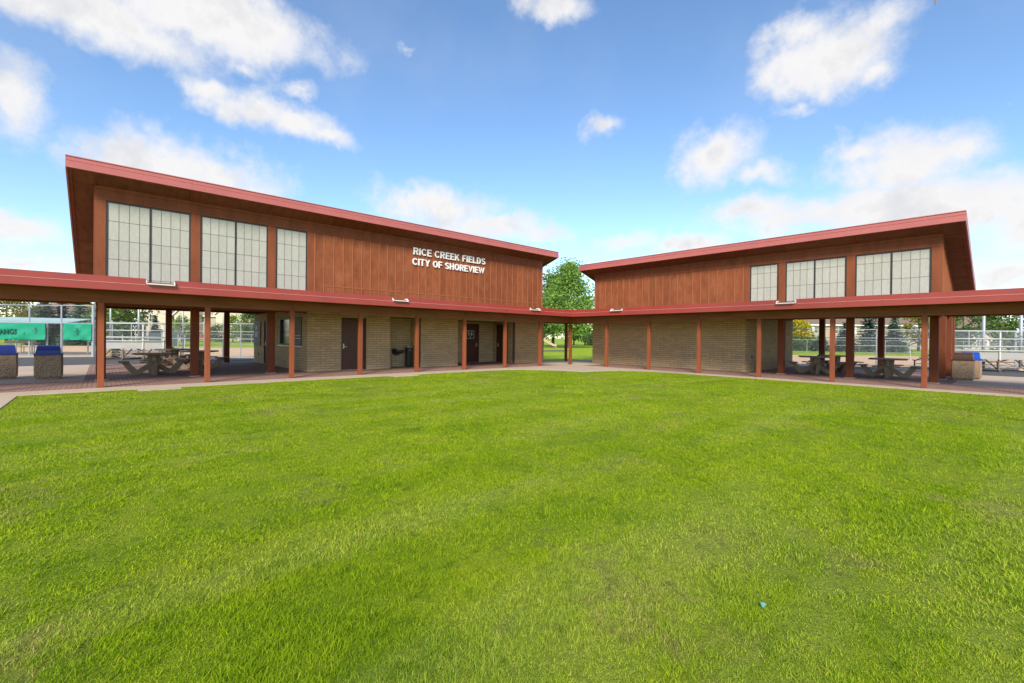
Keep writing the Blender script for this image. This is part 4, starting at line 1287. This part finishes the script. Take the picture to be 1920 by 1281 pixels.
# ------------------------------------------------------------------ houses
def house(label, x0, x1, D, depth, eave, ridge, wallmat, roofmat, gables, wins, found=True):
    """long body with its ridge along the row; gables (x, halfwidth px, apex z, projection); wins (x, z, w, h, shutters, glass)"""
    a, b = LD(x0, D), LD(x1, D)
    root = thing('house', label, 'house', ((a[0] + b[0]) / 2, (a[1] + b[1]) / 2, 0))
    base = Vector(a)
    L = (Vector(b) - base).length
    def P(u, n, z):
        p = base + RH * u + FH * n
        return (p.x, p.y, z)
    MB(P).box(0, L, 0, depth, -.03, eave).build('wall', wallmat, root)
    ov = .5
    r = MB(P)
    prof = [(-ov, eave - .05), (depth / 2, ridge), (depth + ov, eave - .05), (depth + ov, eave - .25), (-ov, eave - .25)]
    r.prism(prof, 0, -ov, L + ov)
    rf_ = r.build('roof', roofmat, root)
    MB(P).box(-ov - .02, L + ov + .02, -ov - .06, -ov - .005, eave - .26, eave - .02).build('gutter', 'white_trim', rf_)
    m_per = D / FPX
    for (gx, hw, apex, prj, gm) in gables:
        u = (gx - x0) * m_per; hw = hw * m_per
        ez = apex - hw * .85
        g_ = MB(P).prism([(u - hw, -.03), (u + hw, -.03), (u + hw, ez), (u, apex - .1), (u - hw, ez)], 1, -prj, -.01).build('gable_wall', gm, root)
        rr_ = MB(P)
        for sg_ in (-1, 1):
            rr_.prism([(u, apex + .22), (u + sg_ * (hw + .4), ez - .34 + .22), (u + sg_ * (hw + .4), ez - .34), (u, apex)], 1, -prj - .35, depth / 2)
        rr_.build('gable_roof', roofmat, root)
        tt = MB(P)
        for sg_ in (-1, 1):
            tt.prism([(u, apex + .16), (u + sg_ * (hw + .38), ez - .34 + .18), (u + sg_ * (hw + .38), ez - .34 - .16), (u, apex - .16)], 1, -prj - .42, -prj - .36)
        tt.build('barge_board', 'white_trim', root)
    for (wx, z, w, h, sh, n) in wins:
        u = (wx - x0) * m_per
        f = MB(P)
        f.box(u - w / 2 - .1, u + w / 2 + .1, -n - .09, -n - .002, z - .1, z); f.box(u - w / 2 - .1, u + w / 2 + .1, -n - .09, -n - .002, z + h, z + h + .12)
        f.box(u - w / 2 - .1, u - w / 2, -n - .085, -n - .002, z, z + h); f.box(u + w / 2, u + w / 2 + .1, -n - .085, -n - .002, z, z + h)
        f.box(u - .03, u + .03, -n - .075, -n - .002, z, z + h); f.box(u - w / 2, u + w / 2, -n - .072, -n - .002, z + h / 2 - .03, z + h / 2 + .03)
        fo = f.build('window', 'white_trim', root)
        for i in (0, 1):
            for j in (0, 1):
                MB(P).box(u - w / 2 + i * (w / 2 + .03), u - .03 + i * (w / 2 + .03), -n - .05, -n - .004, z + j * (h / 2 + .03), z + h / 2 - .03 + j * (h / 2 + .03)).build('pane', 'glass_dark', fo)
        if sh:
            for sg_ in (-1, 1):
                MB(P).box(u + sg_ * (w / 2 + .32) - .2, u + sg_ * (w / 2 + .32) + .2, -n - .06, -n - .002, z - .05, z + h + .05).build('shutter', 'white_trim', fo)
    return root
house('cream townhouses with steep gables seen through the left pavilion', 262, 470, 118, 11, 6.3, 10.2, 'house_tan', 'shingle_light',
      [(304, 21, 9.2, 1.6, 'house_cream'), (357, 22, 9.2, 1.6, 'house_cream'), (437, 25, 9.8, 1.6, 'house_cream')],
      [(294, 4.6, 1.2, 1.7, 0, 1.6), (343, 4.2, 1.1, 1.6, 0, 1.6), (379, 4.6, 1.0, 1.5, 1, 0), (444, 4.4, 1.7, 1.5, 0, 1.6), (446, 1.1, 1.4, 2.0, 0, 1.6), (268, 1.2, 1.6, 1.6, 0, 0),
       (361, 1.2, 1.5, 1.6, 0, 1.6), (310, 1.0, 1.2, 1.7, 0, 1.6), (405, 1.2, 1.6, 1.6, 0, 0)])
house('tan house with brown roof and white shutters beyond the right infield', 1514, 1770, 92, 13, 4.75, 9.0, 'house_tan', 'shingle', [],
      [(1533, 3.0, 1.3, 1.4, 1, 0), (1571, 3.0, 1.3, 1.4, 1, 0), (1595, 3.0, 1.2, 1.4, 1, 0), (1708, 2.9, 2.6, 1.3, 0, 0), (1740, 2.9, 1.4, 1.3, 1, 0), (1620, .6, 1.3, 1.4, 0, 0), (1650, .6, 1.3, 1.4, 0, 0), (1535, .5, 1.2, 1.4, 1, 0)])
house('pale house with brown roof at far right beyond the infield', 1806, 1905, 96, 12, 3.7, 8.2, 'house_cream', 'shingle', [],
      [(1834, 2.2, 1.3, 1.2, 1, 0), (1836, .5, 1.2, 1.2, 0, 0), (1860, .5, 1.2, 1.2, 1, 0), (1885, 2.0, 1.3, 1.3, 0, 0)])
house('low tan house half hidden by spruces at far left', 40, 185, 105, 10, 5.6, 8.6, 'house_tan', 'shingle', [], [(150, 3.4, 1.3, 1.4, 1, 0), (60, 3.4, 1.3, 1.4, 0, 0)])

# ------------------------------------------------------------------ parked red car
def car(label, x, D, ang):
    t = thing('parked_car', label, 'car', (0, 0, 0))
    prof = [(-2.2, .35), (-2.25, .75), (-1.75, .95), (-1.1, 1.02), (-.55, 1.42), (.75, 1.45), (1.45, 1.05), (2.1, .98), (2.22, .7), (2.2, .35)]
    MB().prism(prof, 1, -.85, .85).build('body', 'car_red', t)
    for sy in (-1, 1):
        MB().prism([(-.95, 1.0), (-.5, 1.36), (.1, 1.38), (.1, 1.0)], 1, sy * .851, sy * .862).build('window', 'glass_dark', t)
        MB().prism([(.18, 1.0), (.18, 1.38), (.70, 1.38), (1.25, 1.05)], 1, sy * .851, sy * .862).build('window', 'glass_dark', t)
        for wx in (-1.35, 1.35):
            w = MB().tube((wx, sy * .70, .33), (wx, sy * .90, .33), .33, n=16).build('wheel', 'tyre', t)
            MB().tube((wx, sy * .901, .33), (wx, sy * .915, .33), .20, n=12).build('hubcap', 'aluminium', w)
        MB().cbox(-2.262, -2.2, sy * .6 - .14, sy * .6 + .14, .68, .8, .01).build('headlight', 'letter_white', t)
        MB().cbox(2.19, 2.235, sy * .62 - .12, sy * .62 + .12, .74, .88, .01).build('tail_light', 'play_red', t)
    t.location = (*LD(x, D), 0.0); t.rotation_euler = (0, 0, ang)
car('red car parked in front of the cream townhouses', 378, 98, YAW + R(4))

# ------------------------------------------------------------------ playground
pg = thing('play_structure', 'red and yellow playground slide under the trees in the gap', 'playground', (*LD(1030, 66), 0))
o = Vector(LD(1013, 66))
def PP(u, n, z):
    p = o + RH * u + FH * n
    return (p.x, p.y, z)
for u in (-1.2, .3):
    for n in (0, 1.4):
        MB(PP).tube((u, n, -.03), (u, n, 2.6), .06, n=8).build('post', 'play_red', pg)
MB(PP).box(-1.2, .3, 0, 1.4, 1.15, 1.25).build('platform', 'play_tan', pg)
MB(PP).box(-1.15, .0, -.05, -.02, 1.26, 2.05).build('side_panel', 'play_red', pg)
MB(PP).prism([(-1.4, 2.5), (-.45, 2.95), (.5, 2.5)], 1, -.2, 1.6).build('roof', 'play_red', pg)
MB(PP).prism([(.3, 1.25), (1.9, .35), (2.4, .30), (2.4, .22), (1.85, .25), (.3, 1.12)], 1, -.1, .5).build('slide_bed', 'play_yellow', pg)
for n in (-.16, .5):
    MB(PP).prism([(.3, 1.50), (1.9, .60), (2.4, .50), (2.4, .22), (1.85, .25), (.3, 1.12)], 1, n, n + .05).build('slide_rail', 'play_tan', pg)
MB(PP).box(2.25, 2.35, 0, .4, -.03, .22).build('slide_foot', 'play_tan', pg)
for k in range(4): MB(PP).bar((-1.9 + k * .18, .3, .15 + k * .28), (-1.9 + k * .18, 1.1, .15 + k * .28), .2, .05).build('step', 'play_tan', pg)
MB(PP).bar((-2.05, .28, -.03), (-1.2, .28, 1.2), .06, .1).build('stair_string', 'play_tan', pg)
MB(PP).bar((-2.05, 1.12, -.03), (-1.2, 1.12, 1.2), .06, .1).build('stair_string', 'play_tan', pg)

# ------------------------------------------------------------------ trees
def quads_mesh(name, P, A, Bv, mat):
    """leaf quads: centres P, half axes A and B"""
    n = len(P)
    V = np.empty((n, 4, 3)); V[:, 0] = P - A - Bv * .35; V[:, 1] = P + A * .25 - Bv; V[:, 2] = P + A + Bv * .2; V[:, 3] = P - A * .2 + Bv
    me = bpy.data.meshes.new(name)
    me.vertices.add(4 * n); me.vertices.foreach_set('co', V.reshape(-1).astype(np.float32))
    me.loops.add(4 * n); me.loops.foreach_set('vertex_index', np.arange(4 * n, dtype=np.int32))
    me.polygons.add(n); me.polygons.foreach_set('loop_start', np.arange(0, 4 * n, 4, dtype=np.int32))
    me.update(calc_edges=True)
    me.materials.append(MATS[mat])
    return me
def rand_axes(n, s, r, flat=.0):
    A = r.normal(size=(n, 3)); A[:, 2] *= (1 - flat); A /= np.linalg.norm(A, axis=1)[:, None]
    C = r.normal(size=(n, 3)); C[:, 2] += flat * 2
    Bv = np.cross(C, A); Bv /= np.linalg.norm(Bv, axis=1)[:, None]
    k = s * r.uniform(.6, 1.3, size=(n, 1))
    return A * k, Bv * k * .75
def broadleaf(label, x, D, h, w, base, mat, n=4200, leaf=.17, clumps=70, seed=1, point=.5, group='broadleaf trees in the park', trunk=True, name='broadleaf_tree'):
    r = np.random.default_rng(seed)
    px, py = LD(x, D)
    t = thing(name, label, 'tree' if name.endswith('tree') else 'shrub', (px, py, 0), group)
    if trunk:
        tb = MB(); tr = .02 * h + .04
        bx_, by_ = px + r.uniform(-.1, .1), py + r.uniform(-.1, .1)
        tb.tube((px, py, -.05), (bx_, by_, base + (h - base) * .35), tr, tr * .6, n=8)
        tb.tube((bx_, by_, base + (h - base) * .35), (px, py, h * .85), tr * .6, tr * .15, n=6)
        for k in range(9):
            a = r.uniform(0, 6.28); z0 = base * .8 + (h - base) * r.uniform(0, .5)
            ln = w * .38 * r.uniform(.6, 1)
            tb.tube((bx_, by_, z0), (bx_ + math.cos(a) * ln, by_ + math.sin(a) * ln, z0 + ln * r.uniform(.5, 1.1)), tr * .32, tr * .08, n=5)
        tb.build('trunk', 'bark', t)
    # clump centres spread over an egg-shaped shell and its inside
    ph = r.uniform(0, 2 * math.pi, clumps); v = r.uniform(0.02, 1, clumps)
    prof = np.sin(np.pi * np.clip(v, 0, 1) ** (1 - .35 * point)) ** .75 * (1 - point * .35 * v) + .05
    rad = w / 2 * prof * np.sqrt(r.uniform(.25, 1, clumps)) * r.uniform(.8, 1.12, clumps)
    C = np.stack([px + rad * np.cos(ph), py + rad * np.sin(ph), base + (h - base) * v], 1)
    ci = r.integers(0, clumps, n)
    cs = (w * .085 + .12) * r.uniform(.6, 1.35, clumps)
    P = C[ci] + r.normal(size=(n, 3)) * cs[ci][:, None] * np.array([1, 1, .72])
    P[:, 2] = np.maximum(P[:, 2], base * .55 + .05)
    A, Bv = rand_axes(n, leaf, r, .35)
    me = quads_mesh('crown', P - np.array([px, py, base]), A, Bv, mat)
    place(me, 'crown', (px, py, base), t)
    return t
def spruce(label, x, D, h, w, mat, seed=1, base=.25, group='spruce trees', dens=1.0):
    r = np.random.default_rng(seed)
    px, py = LD(x, D)
    t = thing('spruce_tree', label, 'tree', (px, py, 0), group)
    MB().tube((px, py, -.05), (px, py, h * .97), .022 * h + .03, .01, n=7).build('trunk', 'bark', t)
    P, A, Bs = [], [], []
    z = base
    while z < h * .99:
        f = 1 - z / h
        rad = w / 2 * (f ** .85) + .06
        nb = int((9 + 12 * f) * dens)
        a0 = r.uniform(0, 6.28)
        for k in range(nb):
            a = a0 + 6.283 * k / nb + r.normal() * .12
            L = rad * r.uniform(.75, 1.12)
            m_ = max(3, int(L / .16))
            for i in range(m_):
                s = (i + .6) / m_
                zz = z - .30 * L * s + .16 * L * s * s + .05 * r.normal()
                wd = .10 + .16 * (1 - abs(s - .45)) * min(1, L)
                c = np.array([math.cos(a) * L * s, math.sin(a) * L * s, zz])
                out = np.array([math.cos(a), math.sin(a), -.25 + .4 * s]); side = np.array([-math.sin(a), math.cos(a), r.normal() * .25])
                P.append(c + r.normal(size=3) * .02); A.append(out * .15 * r.uniform(.8, 1.3)); Bs.append(side * wd * r.uniform(.7, 1.2))
                if r.random() < .6:
                    P.append(c + side * wd * .4 + np.array([0, 0, -.06])); A.append(np.array([out[0], out[1], -.7]) * .12); Bs.append(side * wd * .7)
        z += h * .035 + .07
    me = quads_mesh('crown', np.array(P), np.array(A), np.array(Bs), mat)
    place(me, 'crown', (px, py, 0), t)
    return t
broadleaf('tall green maple rising in the gap between the two pavilions', 1066, 68, 12.3, 8.0, 2.2, 'leaf_maple', 14000, .16, 210, 11, .95)
broadleaf('darker maple just left of the tall maple in the gap', 1037, 75, 11.4, 7.0, 2.4, 'leaf_green', 7000, .19, 130, 12, .6)
broadleaf('small round tree right of the corner post in the gap', 1097, 92, 6.4, 6.0, 1.3, 'leaf_green', 4200, .20, 70, 13, .3)
broadleaf('small leafy tree behind the corner post in the gap', 1076, 97, 6.4, 5.0, 1.5, 'leaf_green', 3500, .20, 60, 14, .3)
broadleaf('leafy tree left of the playground in the gap', 1018, 84, 7.5, 6.0, 1.6, 'leaf_green', 3500, .20, 60, 15, .3)
broadleaf('low dark shrub at the right side of the gap', 1113, 84, 1.9, 3.0, .25, 'shrub', 1500, .13, 30, 16, .1, 'shrubs in the park', False, 'garden_shrub')
broadleaf('autumn yellow olive tree at the far left above the dugout', 12, 62, 7.6, 6.4, 1.0, 'leaf_olive', 4200, .17, 70, 21, .3)
broadleaf('large green tree above the left bleacher', 226, 52, 8.2, 5.8, 1.2, 'leaf_green', 6500, .15, 90, 22, .3)
broadleaf('pale green tree beside the right end of the townhouses', 474, 92, 9.5, 4.4, 1.2, 'leaf_green', 4200, .19, 70, 23, .5)
broadleaf('small lime green tree in front of the middle townhouse gable', 341, 84, 4.6, 2.9, .8, 'leaf_lime', 1900, .14, 40, 24, .2)
broadleaf('small lime green tree in front of the right townhouse gable', 437, 84, 4.9, 3.2, .8, 'leaf_lime', 2000, .14, 40, 25, .3)
broadleaf('dark rounded shrub beside the stout backstop pole', 408, 88, 3.1, 3.6, .2, 'shrub', 1900, .14, 40, 26, .1, 'shrubs in the park', False, 'garden_shrub')
broadleaf('dark rounded shrub at the foot of the right townhouse', 463, 86, 2.3, 3.6, .2, 'shrub', 1900, .14, 40, 27, .1, 'shrubs in the park', False, 'garden_shrub')
broadleaf('dark rounded shrub left of the red car', 352, 92, 2.2, 3.8, .2, 'shrub', 1700, .14, 40, 28, .1, 'shrubs in the park', False, 'garden_shrub')
spruce('blue-green spruce above the long green banner', 84, 55, 6.9, 4.6, 'needle_blue', 31)
spruce('blue-green spruce behind the gap between the banners', 116, 57, 7.0, 4.2, 'needle_dark', 32)
spruce('blue-green spruce above the short green banner', 150, 55, 6.6, 4.6, 'needle_blue', 33)
spruce('small conical spruce in front of the left townhouse gable', 291, 72, 4.4, 2.6, 'needle_dark', 34)
broadleaf('bright yellow autumn tree beside the tan house', 1501, 76, 4.9, 3.0, .9, 'leaf_yellow', 3200, .15, 55, 41, .2)
broadleaf('dark hedge-like shrub below the yellow tree', 1506, 64, 1.7, 4.2, .15, 'shrub', 2000, .13, 40, 42, .1, 'shrubs in the park', False, 'garden_shrub')
spruce('small blue spruce before the tan house window', 1540, 62, 2.7, 2.7, 'needle_blue', 43)
spruce('wide low spruce right of the first rear column', 1584, 60, 4.0, 3.6, 'needle_dark', 46)
spruce('tall blue spruce between the right pavilion columns', 1630, 60, 7.4, 4.0, 'needle_blue', 44)
spruce('pointed blue spruce right of the tall one', 1677, 59, 5.15, 3.8, 'needle_blue', 45)
broadleaf('olive green pine beside the right edge of the tan house', 1722, 72, 7.4, 3.4, 1.0, 'leaf_olive', 3000, .15, 50, 47, .5)
broadleaf('green tree behind the paired right columns', 1806, 66, 6.6, 3.8, 1.0, 'leaf_green', 3200, .16, 50, 48, .4)
broadleaf('dark green tree behind the number three sign', 1892, 58, 6.4, 5.2, .9, 'leaf_green', 4600, .15, 70, 49, .3)

# ------------------------------------------------------------------ flagpole (only the flag's tip reaches into the picture)
fp = LD(1957, 8.3)
fl = thing('flagpole', 'flagpole whose faded flag tip hangs at the top right edge', 'flagpole', (*fp, 0))
MB().tube((*fp, -.02), (*fp, 9.6), .05, .03, n=12).build('pole', 'galvanised', fl, smooth=True)
MB().tube((*fp, 9.6), (*fp, 9.72), .06, .02, n=12).build('finial', 'galvanised', fl)
q0 = Vector((fp[0], fp[1], 0))
ft = Vector((*LD(1741, 8.0), 0))
dv = ft - q0
fm = MB(); nx = 14
vs = []
for i in range(nx + 1):
    u = i / nx
    p = q0 + dv * u + Vector((FH.x, FH.y, 0)) * (.10 * math.sin(6 * u))
    ztop = 9.3 - .75 * u; zbot = 7.36 + .95 * (1 - math.exp(-(1 - u) * 9))
    for zz in (zbot, ztop):
        for s_ in (-.004, .004):
            vs.append((p.x + FH.x * s_, p.y + FH.y * s_, zz))
fs = []
for i in range(nx):
    a = 4 * i; b = a + 4
    fs += [(a, b, b + 2, a + 2), (a + 1, a + 3, b + 3, b + 1), (a, a + 1, b + 1, b), (a + 2, b + 2, b + 3, a + 3)]
fs += [(0, 2, 3, 1), (4 * nx, 4 * nx + 1, 4 * nx + 3, 4 * nx + 2)]
fm.add(vs, fs); fm.build('flag', 'flag_red', fl)

# ------------------------------------------------------------------ lawn blades and a scrap of litter
def inside(poly, X, Y):
    res = np.zeros(X.shape, bool)
    n = len(poly)
    for i in range(n):
        x0, y0 = poly[i]; x1, y1 = poly[(i + 1) % n]
        c = ((y0 > Y) != (y1 > Y)) & (X < (x1 - x0) * (Y - y0) / (y1 - y0 + 1e-12) + x0)
        res ^= c
    return res
def blades():
    r = np.random.default_rng(5)
    allV, allI, allS = [], [], []
    vo = 0; lo = 0
    bearing = math.atan2(FH.y, FH.x)
    for (r0, r1, dens, wd, hg, seg) in ((1.0, 3.2, 20000, .0028, .024, 2), (3.2, 6.5, 7000, .0045, .024, 2), (6.5, 11.5, 3300, .0085, .027, 1), (11.5, 24, 1000, .014, .024, 1)):
        ang = R(78) if r1 < 7 else R(62)
        n = int(dens * ang * (r1 * r1 - r0 * r0))
        rr_ = np.sqrt(r.uniform(r0 * r0, r1 * r1, n)); th = bearing + r.uniform(-ang, ang, n)
        X = CAM.x + rr_ * np.cos(th); Y = CAM.y + rr_ * np.sin(th)
        ok = (Y > -20.93) & (Y < -.80) & (X > .96) & (X < 47.9) & ~inside(SLAB, X, Y)
        X, Y = X[ok], Y[ok]; n = len(X)
        # tufts: height varies from place to place
        tuft = .75 + .35 * np.sin(X * 5.1 + 2 * np.sin(Y * 3.3)) * np.sin(Y * 4.7 + 2 * np.sin(X * 2.9)) + .18 * np.sin(X * .9 + Y * 1.3)
        lump = np.sin(X * 17 + 3 * np.sin(Y * 11)) * np.sin(Y * 19 + 3 * np.sin(X * 13))
        H = hg * np.clip(tuft + .35 * lump, .28, 1.5) * r.uniform(.5, 1.4, n)
        a = r.uniform(0, 2 * math.pi, n)
        lean = r.uniform(.2, 2.1, n) * H
        fx, fy = np.cos(a), np.sin(a)
        b = a + math.pi / 2 + r.normal(0, .5, n)
        wx, wy = np.cos(b) * wd / 2, np.sin(b) * wd / 2
        sc = r.uniform(.7, 1.3, n); wx *= sc; wy *= sc
        z0 = -.022
        if seg == 2:
            V = np.empty((n, 5, 3))
            V[:, 0] = np.stack([X - wx, Y - wy, np.full(n, z0)], 1); V[:, 1] = np.stack([X + wx, Y + wy, np.full(n, z0)], 1)
            mx, my, mz = X + fx * lean * .35, Y + fy * lean * .35, z0 + H * .62
            V[:, 2] = np.stack([mx + wx * .8, my + wy * .8, mz], 1); V[:, 3] = np.stack([mx - wx * .8, my - wy * .8, mz], 1)
            V[:, 4] = np.stack([X + fx * lean, Y + fy * lean, z0 + H], 1)
            k = np.arange(n)[:, None] * 5 + vo
            idx = np.concatenate([k + np.array([[0, 1, 2, 3]]), k + np.array([[3, 2, 4]])], 1).reshape(-1)
            st = (np.arange(n)[:, None] * 7 + np.array([[0, 4]])).reshape(-1) + lo
            allV.append(V.reshape(-1, 3)); allI.append(idx); allS.append(st); vo += 5 * n; lo += 7 * n
        else:
            V = np.empty((n, 3, 3))
            V[:, 0] = np.stack([X - wx, Y - wy, np.full(n, z0)], 1); V[:, 1] = np.stack([X + wx, Y + wy, np.full(n, z0)], 1)
            V[:, 2] = np.stack([X + fx * lean, Y + fy * lean, z0 + H], 1)
            allV.append(V.reshape(-1, 3)); allI.append(np.arange(3 * n) + vo); allS.append(np.arange(0, 3 * n, 3) + lo); vo += 3 * n; lo += 3 * n
    V = np.concatenate(allV); I = np.concatenate(allI); S = np.concatenate(allS)
    me = bpy.data.meshes.new('grass')
    me.vertices.add(len(V)); me.vertices.foreach_set('co', V.reshape(-1).astype(np.float32))
    me.loops.add(len(I)); me.loops.foreach_set('vertex_index', I.astype(np.int32))
    me.polygons.add(len(S)); me.polygons.foreach_set('loop_start', S.astype(np.int32))
    me.update(calc_edges=True)
    me.materials.append(MATS['grass_blade'])
    place(me, 'grass', (0, 0, 0), None, kind='stuff', label='short mown grass of the courtyard lawn', category='grass')
blades()
d_ = pixray(1431, 1129); kk = (.02 - CAM.z) / d_.z
wp = CAM + d_ * kk
wr = MB()
wr.add([(wp.x - .013, wp.y - .005, .012), (wp.x + .013, wp.y - .003, .010), (wp.x + .014, wp.y + .005, .013), (wp.x, wp.y + .006, .016), (wp.x - .013, wp.y + .004, .011), (wp.x, wp.y, -.02)],
       [(0, 1, 3), (1, 2, 3), (0, 3, 4), (0, 5, 1), (1, 5, 2), (2, 5, 3), (3, 5, 4), (4, 5, 0)])
w0 = wr.build('litter_scrap', 'wrapper', None)
w0['label'] = 'tiny turquoise scrap of litter lying in the lawn'; w0['category'] = 'litter'
